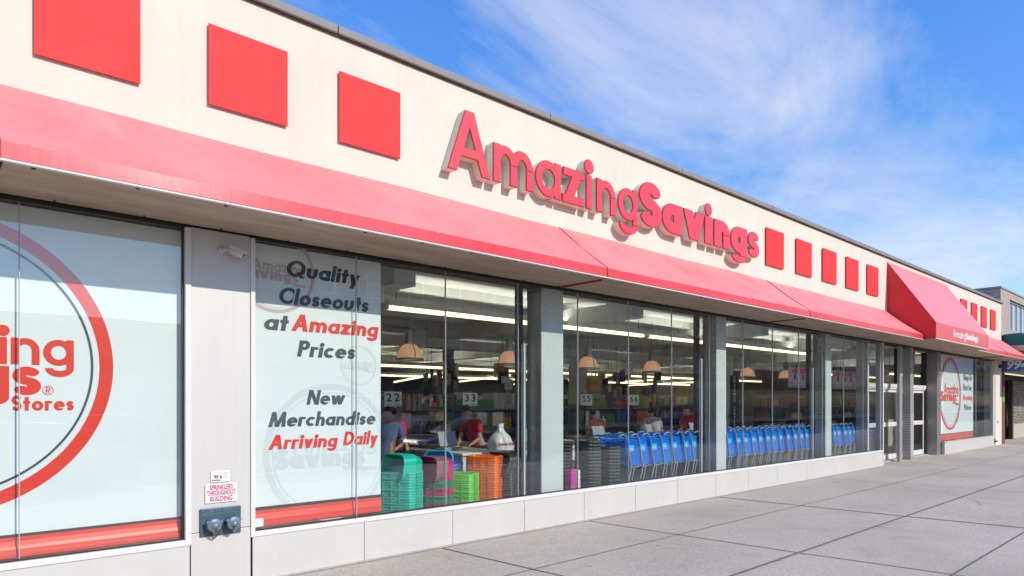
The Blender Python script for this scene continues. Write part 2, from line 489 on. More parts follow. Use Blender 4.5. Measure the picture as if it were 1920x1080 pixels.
# ------------------------------------------------------------------ drawn lettering (geometric sans drawn as signed fields)
XH, ASC, DESC = 0.645, 1.02, -0.28
def F_rect(X, Y, x0, x1, y0, y1): return np.maximum(np.maximum(x0 - X, X - x1), np.maximum(y0 - Y, Y - y1))
def F_ell(X, Y, cx, cy, rx, ry): return (np.hypot((X - cx) / rx, (Y - cy) / ry) - 1) * min(rx, ry)
def F_ring(X, Y, cx, cy, rx, ry, w, h): return np.maximum(F_ell(X, Y, cx, cy, rx, ry), -F_ell(X, Y, cx, cy, max(rx - w, .02), max(ry - h, .02)))
def F_poly(X, Y, pts):
    d = None
    a = sum(pts[i][0] * pts[(i + 1) % len(pts)][1] - pts[(i + 1) % len(pts)][0] * pts[i][1] for i in range(len(pts)))
    if a < 0: pts = pts[::-1]
    for i, (x0, y0) in enumerate(pts):
        x1, y1 = pts[(i + 1) % len(pts)]
        l = math.hypot(x1 - x0, y1 - y0)
        e = ((X - x0) * (y1 - y0) - (Y - y0) * (x1 - x0)) / l
        d = e if d is None else np.maximum(d, e)
    return d
def F_para(X, Y, xb, yb, xt, yt, w): return F_poly(X, Y, [(xb, yb), (xb + w, yb), (xt + w, yt), (xt, yt)])
def F_path(X, Y, pts, t):
    best = np.full(X.shape, 9.0)
    n = len(pts) - 1
    for i in range(n):
        (x0, y0), (x1, y1) = pts[i], pts[i + 1]
        dx, dy = x1 - x0, y1 - y0
        q = ((X - x0) * dx + (Y - y0) * dy) / (dx * dx + dy * dy)
        qc = np.clip(q, 0, 1)
        d = np.hypot(X - x0 - dx * qc, Y - y0 - dy * qc)
        if i == 0: d = np.where(q < 0, 9.0, d)
        if i == n - 1: d = np.where(q > 1, 9.0, d)
        best = np.minimum(best, d)
    return np.where(best > 8, 0.05, best - t / 2)
def U(*a):
    r = a[0]
    for b in a[1:]: r = np.minimum(r, b)
    return r

STY = {'light': dict(W=.161, H=.150, b=.641, n=.572, m=.913, dot=.135), 'med': dict(W=.225, H=.19, b=.665, n=.60, m=.95, dot=.135),
       'heavy': dict(W=.325, H=.25, b=.745, n=.718, m=1.08, dot=.146), 'thin': dict(W=.135, H=.13, b=.62, n=.54, m=.86, dot=.11)}

def glyph(ch, st):
    """returns (field function, advance width)"""
    W, H, b, n, m, dot = (st[k] for k in ('W', 'H', 'b', 'n', 'm', 'dot'))
    x = XH
    heavy = W > .28
    bowl = lambda X, Y, cx=None: F_ring(X, Y, (b / 2 if cx is None else cx), x / 2, b / 2, x / 2, W if not heavy else .285, H)
    an = .30 if not heavy else .32
    def arch(X, Y, x0, x1):
        c = (x0 + x1) / 2; r = (x1 - x0) / 2
        return U(np.maximum(F_ring(X, Y, c, x - an, r, an, W, H), (x - an) - Y), F_rect(X, Y, x1 - W, x1, 0, x - an))
    def spath(ws, hs, t):
        ru = (hs - t) / 4; rx = (ws - W * .92) / 2; cx = ws / 2; p = []
        for k in range(25):
            a = R(32 + (270 - 32) * k / 24); p.append((cx + rx * math.cos(a), hs - t / 2 - ru + ru * math.sin(a)))
        for k in range(1, 25):
            a = R(90 - (90 + 148) * k / 24); p.append((cx + rx * math.cos(a), t / 2 + ru + ru * math.sin(a)))
        return p
    if ch == 'a': return (lambda X, Y: U(bowl(X, Y), F_rect(X, Y, b - W, b, 0, x))), b
    if ch == 'd': return (lambda X, Y: U(bowl(X, Y), F_rect(X, Y, b - W, b, 0, ASC))), b
    if ch == 'b': return (lambda X, Y: U(bowl(X, Y), F_rect(X, Y, 0, W, 0, ASC))), b
    if ch == 'p': return (lambda X, Y: U(bowl(X, Y), F_rect(X, Y, 0, W, DESC, x))), b
    if ch == 'g':
        yh = -.065 if not heavy else -.055
        return (lambda X, Y: U(bowl(X, Y), F_rect(X, Y, b - W, b, yh, x),
                np.maximum(F_ring(X, Y, b / 2 + .02, yh, b / 2 - .02, yh - DESC + (.05 if heavy else 0) * -1, W, H), Y - yh))), b
    if ch == 'o': return (lambda X, Y: bowl(X, Y)), b
    if ch == 'c': return (lambda X, Y: np.maximum(bowl(X, Y), -np.maximum(np.abs(Y - x / 2) - .72 * (X - b * .40), b * .40 - X))), b * .90
    if ch == 'e': return (lambda X, Y: U(np.maximum(bowl(X, Y), -F_rect(X, Y, b * .5, b + .2, x * .24, x / 2 - H * .42)),
                          F_rect(X, Y, W * .5, b - W * .3, x / 2 - H * .42, x / 2 + H * .42))), b
    if ch == 'n': return (lambda X, Y: U(F_rect(X, Y, 0, W, 0, x), arch(X, Y, 0, n))), n
    if ch == 'h': return (lambda X, Y: U(F_rect(X, Y, 0, W, 0, ASC), arch(X, Y, 0, n))), n
    if ch == 'm':
        w1 = (m + W) / 2
        return (lambda X, Y: U(F_rect(X, Y, 0, W, 0, x), arch(X, Y, 0, w1), arch(X, Y, w1 - W, m))), m
    if ch == 'u': return (lambda X, Y: U(F_rect(X, Y, 0, W, an, x), F_rect(X, Y, n - W, n, an, x),
                          np.maximum(F_ring(X, Y, n / 2, an, n / 2, an, W, H), Y - an))), n
    if ch == 'r': return (lambda X, Y: U(F_rect(X, Y, 0, W, 0, x), np.maximum(np.maximum(F_ring(X, Y, n / 2, x - an, n / 2, an, W, H), (x - an * .55) - Y), X - W * .9 - .23))), W * .9 + .23
    if ch == 'i': return (lambda X, Y: U(F_rect(X, Y, 0, W, 0, x), F_ell(X, Y, W / 2, .80, dot, dot))), W
    if ch == 'l': return (lambda X, Y: F_rect(X, Y, 0, W, 0, ASC)), W
    if ch == 't': return (lambda X, Y: U(F_rect(X, Y, .09, .09 + W, 0, .90), F_rect(X, Y, 0, .18 + W, x - H, x))), .18 + W
    if ch == 'f': return (lambda X, Y: U(F_rect(X, Y, .07, .07 + W, 0, .8), F_rect(X, Y, 0, .15 + W, x - H, x),
                          np.maximum(np.maximum(F_ring(X, Y, .07 + .24, .79, .24, .23, W, H), .79 - Y), X - .36))), .16 + W
    if ch == 's':
        ws = .47 if not heavy else .586; t = H * .98 if not heavy else .172
        kx = 1.0 if not heavy else .62
        p = [(a * kx, b_) for a, b_ in spath(ws, x, t)]
        return (lambda X, Y: F_path(X * kx, Y, p, t)), ws
    if ch == 'S':
        ws = .56 if not heavy else .735; t = H * 1.1 if not heavy else .245; hs = 1.0 if not heavy else .93
        kx = 1.0 if not heavy else .72
        p = [(a * kx, b_) for a, b_ in spath(ws, hs, t)]
        return (lambda X, Y: F_path(X * kx, Y, p, t)), ws
    if ch == 'z':
        wz = .571 if not heavy else .62
        return (lambda X, Y: U(F_rect(X, Y, .02, wz, x - H, x), F_rect(X, Y, 0, wz, 0, H), F_para(X, Y, 0, .0, wz - W * 1.5, x, W * 1.5))), wz
    if ch == 'v':
        wv = .60 if not heavy else .86; d = W * 1.12
        return (lambda X, Y: U(F_para(X, Y, wv / 2 - d / 2, 0, 0, x, d), F_para(X, Y, wv / 2 - d / 2, 0, wv - d, x, d))), wv
    if ch == 'y':
        wv = .62; d = W * 1.12; s = (wv - d) / 2 / x
        return (lambda X, Y: U(F_para(X, Y, wv / 2 - d / 2, 0, 0, x, d), F_para(X, Y, wv / 2 - d / 2 + s * DESC, DESC, wv - d, x, d))), wv
    if ch == 'w':
        ww = .98; d = W * 1.1; q = (ww - d) / 4
        return (lambda X, Y: U(*[F_para(X, Y, *(((i + 1) * q, 0, i * q, x) if i % 2 == 0 else (i * q, 0, (i + 1) * q, x)), d) for i in range(4)])), ww
    if ch == 'A':
        wa = .87; d = W * 1.13
        return (lambda X, Y: U(F_para(X, Y, 0, 0, wa / 2 - d / 2, 1, d), F_para(X, Y, wa - d, 0, wa / 2 - d / 2, 1, d),
                F_poly(X, Y, [(.13, .25), (wa - .13, .25), (wa - .20, .25 + H), (.20, .25 + H)]))), wa
    if ch == 'M':
        wm = 1.05; d = W * 1.05
        return (lambda X, Y: U(F_para(X, Y, 0, 0, .09, 1, d), F_para(X, Y, wm - d, 0, wm - d - .09, 1, d),
                F_para(X, Y, wm / 2 - d / 2, 0, .09, 1, d), F_para(X, Y, wm / 2 - d / 2, 0, wm - d - .09, 1, d))), wm
    if ch == 'N':
        wn = .80
        return (lambda X, Y: U(F_rect(X, Y, 0, W, 0, 1), F_rect(X, Y, wn - W, wn, 0, 1), F_para(X, Y, wn - W * 1.15, 0, 0, 1, W * 1.15))), wn
    if ch == 'Q':
        return (lambda X, Y: U(F_ring(X, Y, .5, .5, .5, .5, W, H), F_para(X, Y, .78, -.05, .50, .30, W * 1.1))), 1.02
    if ch == 'C': return (lambda X, Y: np.maximum(F_ring(X, Y, .5, .5, .5, .5, W, H), X - .80)), .82
    if ch == 'P': return (lambda X, Y: U(F_rect(X, Y, 0, W, 0, 1), F_rect(X, Y, 0, .32, 1 - H, 1), F_rect(X, Y, 0, .32, .42, .42 + H),
                          np.maximum(F_ring(X, Y, .31, .71, .29, .29, W, H), .31 - X))), .60
    if ch == 'R': return (lambda X, Y: U(F_rect(X, Y, 0, W, 0, 1), F_rect(X, Y, 0, .32, 1 - H, 1), F_rect(X, Y, 0, .32, .42, .42 + H),
                          np.maximum(F_ring(X, Y, .31, .71, .29, .29, W, H), .31 - X), F_para(X, Y, .42, 0, .20, .5, W * 1.1))), .62
    if ch == 'D': return (lambda X, Y: U(F_rect(X, Y, 0, W, 0, 1), F_rect(X, Y, 0, .32, 1 - H, 1), F_rect(X, Y, 0, .32, 0, H),
                          np.maximum(F_ring(X, Y, .31, .5, .47, .5, W, H), .31 - X))), .78
    if ch == 'U': return (lambda X, Y: U(F_rect(X, Y, 0, W, .34, 1), F_rect(X, Y, .68 - W, .68, .34, 1),
                          np.maximum(F_ring(X, Y, .34, .34, .34, .34, W, H), Y - .34))), .68
    if ch == 'F': return (lambda X, Y: U(F_rect(X, Y, 0, W, 0, 1), F_rect(X, Y, 0, .52, 1 - H, 1), F_rect(X, Y, 0, .48, .44, .44 + H))), .52
    raise KeyError(ch)

_GC = {}
def contours(ch, style, iso=0.0, step=0.0125):
    key = (ch, style, iso, step)
    if key in _GC: return _GC[key]
    f, adv = glyph(ch, STY[style])
    xs = np.arange(-.09, max(adv, .5) + .32, step) + .0031; ys = np.arange(-.40, 1.14, step) + .0017
    X, Y = np.meshgrid(xs, ys)
    Z = f(X, Y) - iso
    ins = Z < 0
    segs = {}
    def pt(j, i, j2, i2):
        a, c = Z[j, i], Z[j2, i2]; t = a / (a - c)
        return (xs[i] + (xs[i2] - xs[i]) * t, ys[j] + (ys[j2] - ys[j]) * t)
    P = {}
    s4 = ins[:-1, :-1].astype(int) + ins[:-1, 1:] + ins[1:, 1:] + ins[1:, :-1]
    for j, i in zip(*np.nonzero((s4 > 0) & (s4 < 4))):
        e = []
        for (a, b2, k) in (((j, i), (j, i + 1), ('h', j, i)), ((j, i + 1), (j + 1, i + 1), ('v', j, i + 1)),
                           ((j + 1, i), (j + 1, i + 1), ('h', j + 1, i)), ((j, i), (j + 1, i), ('v', j, i))):
            if ins[a] != ins[b2]:
                if k not in P: P[k] = pt(*a, *b2)
                e.append(k)
        for q in range(0, len(e) - 1, 2):
            segs.setdefault(e[q], []).append(e[q + 1]); segs.setdefault(e[q + 1], []).append(e[q])
    loops = []
    seen = set()
    for k0 in list(segs):
        if k0 in seen: continue
        lp = [k0]; seen.add(k0); cur = k0
        while True:
            nx = [q for q in segs[cur] if q not in seen]
            if not nx: break
            cur = nx[0]; seen.add(cur); lp.append(cur)
        if len(lp) > 5:
            pts = [P[q] for q in lp]
            loops.append(simplify(pts, .0022))
    _GC[key] = (loops, adv)
    return _GC[key]

def simplify(pts, eps):
    def rdp(a):
        if len(a) < 3: return a
        p = np.array(a); d = p[-1] - p[0]; l = np.hypot(*d)
        if l < 1e-9: dist = np.hypot(*(p - p[0]).T)
        else: dist = np.abs((p[:, 0] - p[0, 0]) * d[1] - (p[:, 1] - p[0, 1]) * d[0]) / l
        k = int(np.argmax(dist))
        if dist[k] < eps: return [a[0], a[-1]]
        return rdp(a[:k + 1])[:-1] + rdp(a[k:])
    h = len(pts) // 2
    return rdp(pts[:h + 1])[:-1] + rdp(pts[h:] + [pts[0]])[:-1]

def text_loops(txt, style, size, x, z, shear=0.0, space=.075, width=None, iso=0.0, step=0.0125, squeeze=1.0):
    """outline loops of a line of lettering with its left edge at x and baseline at z"""
    out = []; cx = 0.0
    st = STY[style]
    for ch in txt:
        if ch == ' ': cx += .36; continue
        lp, adv = contours(ch, style, iso, step)
        out += [[(px + cx, py) for px, py in l] for l in lp]
        cx += adv + space
    tot = cx - space
    sx = (width / tot) if width else size * squeeze
    return [[(x + px * sx + shear * py * size, z + py * size) for px, py in l] for l in out], x + tot * sx

def loops_mesh(name, loops, depth, mat, to=None):
    cu = bpy.data.curves.new(name, 'CURVE'); cu.dimensions = '2D'; cu.fill_mode = 'BOTH'; cu.extrude = depth / 2
    for l in loops:
        sp = cu.splines.new('POLY'); sp.points.add(len(l) - 1)
        sp.points.foreach_set('co', [c for p in l for c in (p[0], p[1], 0, 1)])
        sp.use_cyclic_u = True
    o = bpy.data.objects.new(name, cu); COL.objects.link(o)
    dg = bpy.context.evaluated_depsgraph_get(); dg.update()
    me = bpy.data.meshes.new_from_object(o.evaluated_get(dg), depsgraph=dg)
    bpy.data.objects.remove(o); bpy.data.curves.remove(cu)
    me.materials.clear(); me.materials.append(mat); me.name = name
    me.transform(Matrix(((1, 0, 0, 0), (0, 0, -1, 0), (0, 1, 0, 0), (0, 0, 0, 1))))       # drawn plane -> XZ, front to -Y
    for p in me.polygons: p.use_smooth = False
    return me

def flat(name, loops, y, depth, mat, parent=None):
    """lettering or print: solid of the given thickness whose front is at y - depth/2"""
    me = loops_mesh(name, loops, depth, mat)
    o = bpy.data.objects.new(name, me); link(o, parent); o.location = (0, y, 0)
    return o

def circ(cx, cz, r, n=96): return [(cx + r * math.cos(2 * math.pi * k / n), cz + r * math.sin(2 * math.pi * k / n)) for k in range(n)]

def clip_x(loop, lo=None, hi=None):
    """cut a closed outline at x >= lo / x <= hi"""
    for lim, sg in ((lo, 1), (hi, -1)):
        if lim is None: continue
        out = []
        for i, p in enumerate(loop):
            q = loop[(i + 1) % len(loop)]
            a, b = sg * (p[0] - lim) >= 0, sg * (q[0] - lim) >= 0
            if a: out.append(p)
            if a != b:
                t = (lim - p[0]) / (q[0] - p[0]); out.append((lim, p[1] + t * (q[1] - p[1])))
        loop = out
        if len(loop) < 3: return None
    return loop

def plain_text(name, txt, size, mat, depth=.002, bold=0.0, shear=0.0, squeeze=1.0, align='CENTER'):
    """plain grotesque lettering (built-in font) as a mesh in the XZ plane, front to -Y"""
    cu = bpy.data.curves.new(name, 'FONT'); cu.body = txt; cu.size = size; cu.extrude = depth / 2; cu.offset = bold; cu.shear = shear
    cu.align_x = align; cu.align_y = 'CENTER'
    o = bpy.data.objects.new(name, cu); COL.objects.link(o)
    dg = bpy.context.evaluated_depsgraph_get(); dg.update()
    me = bpy.data.meshes.new_from_object(o.evaluated_get(dg), depsgraph=dg)
    bpy.data.objects.remove(o); bpy.data.curves.remove(cu)
    me.materials.clear(); me.materials.append(mat)
    me.transform(Matrix(((squeeze, 0, 0, 0), (0, 0, -1, 0), (0, 1, 0, 0), (0, 0, 0, 1))))
    return me

def GZ(x): return 0.0031 * x            # the pavement climbs gently along the shop

# ================================================================== THE SETTING
X0, X1 = -20.0, 300.0
def sheet(name, x0, x1, y0, y1, dz, mat, kind='structure', thick=0.0):
    b = MB(); n = 24
    for i in range(n):
        a, c = x0 + (x1 - x0) * i / n, x0 + (x1 - x0) * (i + 1) / n
        b.quad((a, y0, GZ(a) + dz), (c, y0, GZ(c) + dz), (c, y1, GZ(c) + dz), (a, y1, GZ(a) + dz))
    o = b.build(name, mat)
    return tag(o, kind=kind)

g = MB(); g.box(-900, 1200, -900, 900, -.9, -.6)
tag(g.build('ground', M['earth']), 'wide flat ground reaching the horizon', 'ground', kind='structure')
sidewalk = sheet('sidewalk', X0, X1, -8.2, 0.62, 0.0, M['concrete'])
tag(sidewalk, 'broad grey concrete sidewalk with long dark joints', 'sidewalk')
# joints between the flags: dark strips 4 mm proud of the slab
jb = MB()
def strip(p, q, w):
    p, q = Vector((*p, 0)), Vector((*q, 0)); d = (q - p).normalized(); n = Vector((-d.y, d.x, 0)) * w / 2
    k = max(1, int((q - p).length / 3))
    for i in range(k):
        a = p.lerp(q, i / k); b = p.lerp(q, (i + 1) / k)
        jb.quad(*[(v.x, v.y, GZ(v.x) + .004) for v in (a - n, b - n, b + n, a + n)])
def wander(pts, w):
    for a, b in zip(pts[:-1], pts[1:]): strip(a, b, w)
for yy, w in ((-1.475, .015), (-2.93, .034), (-4.33, .022), (-5.8, .025), (-7.9, .02)):
    wander([(x, yy + random.uniform(-.006, .006)) for x in np.arange(X0, 70, 4.0)], w)
strip((X0, -.10), (18.2, -.10), .014)
for xa, w in ((-8.2, .02), (-3.9, .03), (.25, .02), (4.45, .026), (6.95, .018), (10.32, .034), (14.55, .016), (19.6, .018), (26.7, .022), (31.5, .03), (36, .03), (41, .03)):
    wander([(xa, -.10), (xa + .10, -1.5), (xa + .22, -2.93), (xa + .40, -4.33), (xa + .8, -8.2)], w)
jo = jb.build('joint', M['joint'], sidewalk, fix=False)
gs = MB(); rng = random.Random(12)
for i in range(80):
    x, y = rng.uniform(3, 26) ** 1.0, -rng.uniform(.25, 7.6); r = rng.uniform(.012, .034)
    gs.add([(x + r * math.cos(a) * rng.uniform(.75, 1.2), y + r * math.sin(a) * rng.uniform(.75, 1.2), GZ(x) + .0022) for a in np.arange(0, 6.28, .7)], [tuple(range(9))])
ck = MB()
for (x, y, dx, dy, n) in ((8.2, -2.0, .35, -.22, 9), (12.5, -3.4, .30, .16, 8), (16.2, -.9, .4, -.12, 7), (6.3, -1.1, .12, -.2, 6)):
    p = Vector((x, y, 0))
    for q in range(n):
        e = p + Vector((dx * rng.uniform(.3, 1), dy * rng.uniform(.3, 1) + rng.uniform(-.09, .09), 0)); d = (e - p).normalized(); nn = Vector((-d.y, d.x, 0)) * .0028
        ck.quad(*[(v.x, v.y, GZ(v.x) + .0026) for v in (p - nn, e - nn, e + nn, p + nn)]); p = e
ck.build('crack', M['joint'], sidewalk, fix=False)['kind'] = 'stuff'
gs.build('gum_spot', pmat('trodden_gum', (.36, .325, .285), .9), sidewalk, fix=False)['kind'] = 'stuff'
kb = MB()
for i in range(150):
    a = X0 + i * 2.05
    kb.box(a, a + 2.04, -8.36, -8.2, GZ(a) - .3, GZ(a) + .003)
tag(kb.build('kerb', M['kerb']), 'grey stone kerb along the street', 'kerb', kind='structure')
tag(sheet('road', X0, X1, -20.2, -8.36, -.14, M['asphalt']), 'dark asphalt street', 'road', kind='structure')
rl = MB()
for i in range(16):
    a = X0 + i * 7; rl.quad((a, -14.35, GZ(a) - .136), (a + 3, -14.35, GZ(a + 3) - .136), (a + 3, -14.2, GZ(a + 3) - .136), (a, -14.2, GZ(a) - .136))
tag(rl.build('road_marking', M['roadline']), 'dashed white centre line on the street', 'marking', kind='structure')
tag(sheet('far_sidewalk', X0, X1, -27.5, -20.2, -.02, M['concrete']), 'sidewalk across the street', 'sidewalk', kind='structure')

# ================================================================== THE STORE
store = thing('store_building', 'long low cream stucco store with red squares and big shop windows', 'store')
XL, XR = -9.0, 30.52
# upper wall in three bays, so the control joints are real gaps
wb = MB()
for a, b in ((XL, 11.929), (11.932, XR)): wb.box(a, b, 0.0, .32, 3.23, 5.375)
wb.build('facade_wall', M['stucco'], store)
kb = MB()
kb.box(XL, XR, .012, .33, 3.20, 5.36)
kb.build('wall_core', M['dark'], store)
cp = MB(); cx = XL
while cx < XR + .05:
    e = min(cx + 3.05, XR + .06)
    cp.box(cx, e - .008, -.055, .40, 5.392, 5.475); cx = e
cp.build('coping', M['coping'], store, bevel=.008)
df = MB(); df.box(XL, XR + .03, -.022, .36, 5.376, 5.391); df.build('drip_edge', M['rust'], store)
ro = MB(); ro.box(XL, XR, .41, 30, 5.0, 5.12); ro.build('roof', M['coping'], store)
# red squares
for x in [.69 + 1.2645 * k for k in range(3)] + [12.15 + 1.266 * k for k in range(5)] + [25.10 + 1.2415 * k for k in range(4)] + [.69 - 1.2645 * k for k in (1, 2, 3)]:
    p = MB(); p.box(x, x + .722, -.034, -.018, 4.310, 5.025)
    p.m = 1; p.box(x + .02, x + .702, -.0175, -.001, 4.33, 5.005)
    o = p.build('accent_panel', [M['redpanel'], M['rededge']], store)
# plinth panels
seams = [-9, -7.4, -5.8, -4.2, -2.6, -1.0, .40, 1.808, None, 2.352, 3.52, 4.678, 5.822, 6.968, 8.127, 9.241, 10.395, 11.522, 12.664, 13.978, 18.362]
for a, b in zip(seams[:-1], seams[1:]):
    if a is None or b is None: continue
    p = MB(); p.box(a + .0035, b - .0035, 0.0, .05, -.06, .409); p.build('plinth_panel', M['plinth'], store)
kb = MB(); kb.box(XL, 18.35, .02, .12, -.06, .405); kb.build('plinth_core', M['dark'], store)
# sill frames
def frame_piece(p, *a): p.box(*a)
sf = MB()
sf.box(XL, 1.768, -.012, .075, .411, .462); sf.box(1.768, 1.816, -.012, .10, .411, 3.19)
sf.box(2.336, 2.376, -.012, .10, .411, 3.19); sf.box(2.376, 18.30, -.012, .075, .411, .458)
sf.build('window_frame', M['frame'], store, bevel=.004)
bf = MB(); bf.box(XL, 1.767, .02, .075, .463, .474); bf.box(2.377, 18.1, .02, .075, .459, .467); bf.box(1.752, 1.767, .03, .06, .475, 3.184)
bf.box(XL, 1.767, .03, .07, 3.185, 3.20); bf.box(2.377, 18.3, .03, .07, 3.185, 3.20)
bf.build('glazing_bead', M['frame_dk'], store)
# steel pillar between the first two windows
pl = MB(); pl.box(1.8165, 2.3355, .008, .10, .512, 3.20); pl.box(1.8165, 2.3355, .002, .10, -.06, .506)
pl.build('pillar', M['steel'], store, bevel=.003)
ld = MB(); ld.box(1.79, 2.36, .101, .30, 0, 3.2); ld.build('pillar_core', M['dark'], store)
# windows: every opening its own part with glass and pane joints
def window(x0, x1, z0, z1, joints, y=.05, name='window', gm='glass'):
    w = MB(); w.box(x0, x1, y - .004, y + .004, z0, z1)
    o = w.build(name, M[gm], store)
    if joints:
        j = MB()
        for x in joints: j.box(x - .0032, x + .0032, y - .009, y + .012, z0, z1)
        j.build('pane_joint', M['silicone'], o)
    return o
window(XL, 1.766, .474, 3.186, [-6.2, -5.07, -3.93, -2.8, -1.66, -.53, .607])
window(2.377, 6.18, .467, 3.186, [3.455, 4.608, 5.754])
window(6.18, 10.52, .467, 3.186, [6.885, 8.017, 9.14, 10.27])
window(10.52, 15.10, .467, 3.186, [11.41, 12.555, 13.70, 14.84])
window(15.10, 18.13, .467, 3.186, [16.0, 17.15])
# columns behind the glass
for x, w in ((6.25, .42), (10.62, .33), (15.19, .31), (17.66, .09)):
    c = MB(); c.box(x, x + w, .12, .40, .0, 3.6)
    o = c.build('column', M['colwhite'], store, bevel=.004)
    c = MB(); c.box(x - .012, x - .002, .125, .39, .0, 3.6); c.build('column_side_cladding', M['steel_dk'], o)
    if x < 17:
        c = MB(); c.box(x - .14, x - .06, .42, .50, .0, 3.6); c.build('steel_post', M['frame_dk'], store)
        c = MB(); c.box(x - .10, x - .055, .36, .415, .0, 2.45); c.build('white_trim', M['colwhite'], store)
# corner of the entrance recess
cf = MB(); cf.box(18.13, 18.175, -.005, .10, .462, 3.19); cf.build('corner_mullion', M['steel_md'], store, bevel=.003)
cf = MB(); cf.box(18.325, 18.37, -.010, .10, -.06, 3.19); cf.build('corner_frame', M['frame'], store, bevel=.003)
g2 = MB(); g2.box(18.36, 18.368, .10, .46, .05, 3.17); g2.build('return_glass', M['glass2'], store)
g2 = MB(); g2.box(18.18, 18.322, .02, .03, .463, 3.17); g2.build('corner_glass', M['glass'], store)
# entrance doors, set back
th = MB(); th.box(18.37, 23.6, .30, .62, -.02, .085); th.build('threshold', M['concrete'], store)
def door(x0, x1):
    z0 = .10
    d = MB()
    d.box(x0, x1, .43, .47, z0, .235); d.box(x0, x1, .43, .47, 1.0, 1.12); d.box(x0, x1, .43, .47, 1.95, 2.03)
    d.box(x0, x0 + .055, .432, .468, z0, 2.03); d.box(x1 - .055, x1, .432, .468, z0, 2.03)
    o = d.build('door', M['frame'], store, bevel=.003)
    gl = MB(); gl.box(x0 + .055, x1 - .055, .446, .454, .235, 1.0); gl.box(x0 + .055, x1 - .055, .446, .454, 1.12, 1.95)
    gl.build('door_glass', M['glass2'], o)
for a, b in ((18.40, 19.58), (19.60, 20.74), (20.80, 22.02), (22.05, 23.02)): door(a, b)
hd = MB(); hd.box(18.38, 23.10, .39, .50, 2.035, 2.075); hd.box(18.38, 23.10, .375, .50, 2.082, 2.18)
hd.build('door_operator_box', M['frame'], store, bevel=.004)
tg = MB(); tg.box(18.38, 23.1, .446, .454, 2.18, 3.15); tg.build('transom_glass', M['glass2'], store)
for x in (19.59, 20.70, 22.03):
    tm = MB(); tm.box(x - .035, x + .035, .40, .50, 2.18, 3.2); tm.build('transom_mullion', M['frame_dk'], store)
tm = MB(); tm.box(23.03, 23.112, .38, .50, .1, 3.2); tm.build('door_jamb', M['frame_dk'], store)
ps = MB(); ps.box(19.87, 20.08, .10, .165, .05, 3.2); ps.build('entrance_post', M['steel_md'], store, bevel=.003)
ps = MB(); ps.box(20.725, 20.99, .10, .30, .05, 3.2); o = ps.build('entrance_post', M['steel_md'], store, bevel=.003)
vg = MB()
for k in range(24): vg.box(20.735, 20.98, .094, .0995, .16 + k * .05, .18 + k * .05)
for k in range(24): vg.box(20.7195, 20.7245, .11, .29, .16 + k * .05, .18 + k * .05)
vg.build('vent_louvre', M['steel'], o)
ec = MB(); ec.box(23.115, 23.31, .10, .42, .05, 3.2); ec.box(23.315, 23.50, .10, .42, .05, 3.2)
ec.build('entrance_column', M['steel_dk'], store, bevel=.003)
# last window, with its low stainless plinth, and the cream end pier
window(23.50, 29.30, .462, 3.186, [27.22])
p = MB(); p.box(23.505, 29.60, .0, .08, -.02, .44); p.build('plinth_panel', M['steel'], store)
sf = MB(); sf.box(23.505, 29.60, -.012, .08, .441, .461); sf.box(29.305, 29.60, .0, .10, .462, 3.19)
sf.build('window_frame', M['steel'], store, bevel=.003)
pr = MB(); pr.box(29.605, XR, -.01, .34, -.02, 3.22); pr.build('end_pier', M['stucco'], store, bevel=.006)
sd = MB(); sd.box(29.85, 30.02, -.012, -.0105, .9, .98); sd.build('pier_patch', M['rust'], store)

# ------------------------------------------------------------------ shop interior (structure)
M['floor'] = pmat('shop_floor_tile', (0.36, 0.33, 0.29), 0.35, var=0.2, vscale=1.5)
M['ceil'] = pmat('painted_ceiling', (0.84, 0.85, 0.82), 0.9, var=0.1, vscale=2)
M['beam'] = pmat('painted_joists', (0.74, 0.75, 0.72), 0.9, var=0.12, vscale=2)
M['wallin'] = pmat('brown_inner_wall', (0.34, 0.27, 0.20), 0.9, var=0.3, vscale=3)
vw = MB(); vw.box(26.4, 30.2, 2.6, 2.7, .08, 2.7)
tag(vw.build('vestibule_wall', pmat('pale_partition', (.50, .50, .49), .7, var=.15, vscale=2)), 'pale partition wall behind the entrance doors', 'wall', kind='structure')
fl = MB(); fl.box(XL, 30.4, .62, 26, -.05, .075); fl.box(XL, 18.3, .13, .62, -.05, .075); fl.box(23.6, 30.4, .13, .62, -.05, .075)
tag(fl.build('shop_floor', M['floor']), 'dark tiled shop floor', 'floor', kind='structure')
ce = MB(); ce.box(XL, 30.4, .34, 26, 3.46, 3.54)
tag(ce.build('ceiling', M['ceil']), 'pale painted shop ceiling', 'ceiling', kind='structure')
bw = MB(); bw.box(XL, 30.4, 26, 26.2, .08, 3.45); bw.box(30.3, 30.5, .36, 26, .08, 3.45); bw.box(XL - .2, XL, 0, 26, 0, 5.3)
tag(bw.build('inner_wall', M['wallin']), 'dim brown inner walls of the shop', 'wall', kind='structure')
bm_ = MB()
for k in range(20): bm_.box(XL, 30.2, .9 + 1.28 * k, 1.02 + 1.28 * k, 3.32, 3.459)
tag(bm_.build('joist', M['beam']), 'painted joists under the shop ceiling', 'ceiling', kind='structure')
gd = MB()
for x in (4.2, 8.7, 13.0, 17.5, 22.0, 26.5): gd.box(x, x + .30, .5, 25.9, 3.06, 3.319)
gd.box(XL, 30.2, 5.6, 5.9, 2.86, 3.059)
tag(gd.build('girder', M['beam']), 'deep painted girders across the shop ceiling', 'ceiling', kind='structure')
hv = MB()
for x in (13.0, 20.5): hv.box(x, x + .36, 5.58, 5.92, .08, 2.859)
tag(hv.build('inner_column', M['beam']), 'pale columns under the girder', 'column', kind='structure')

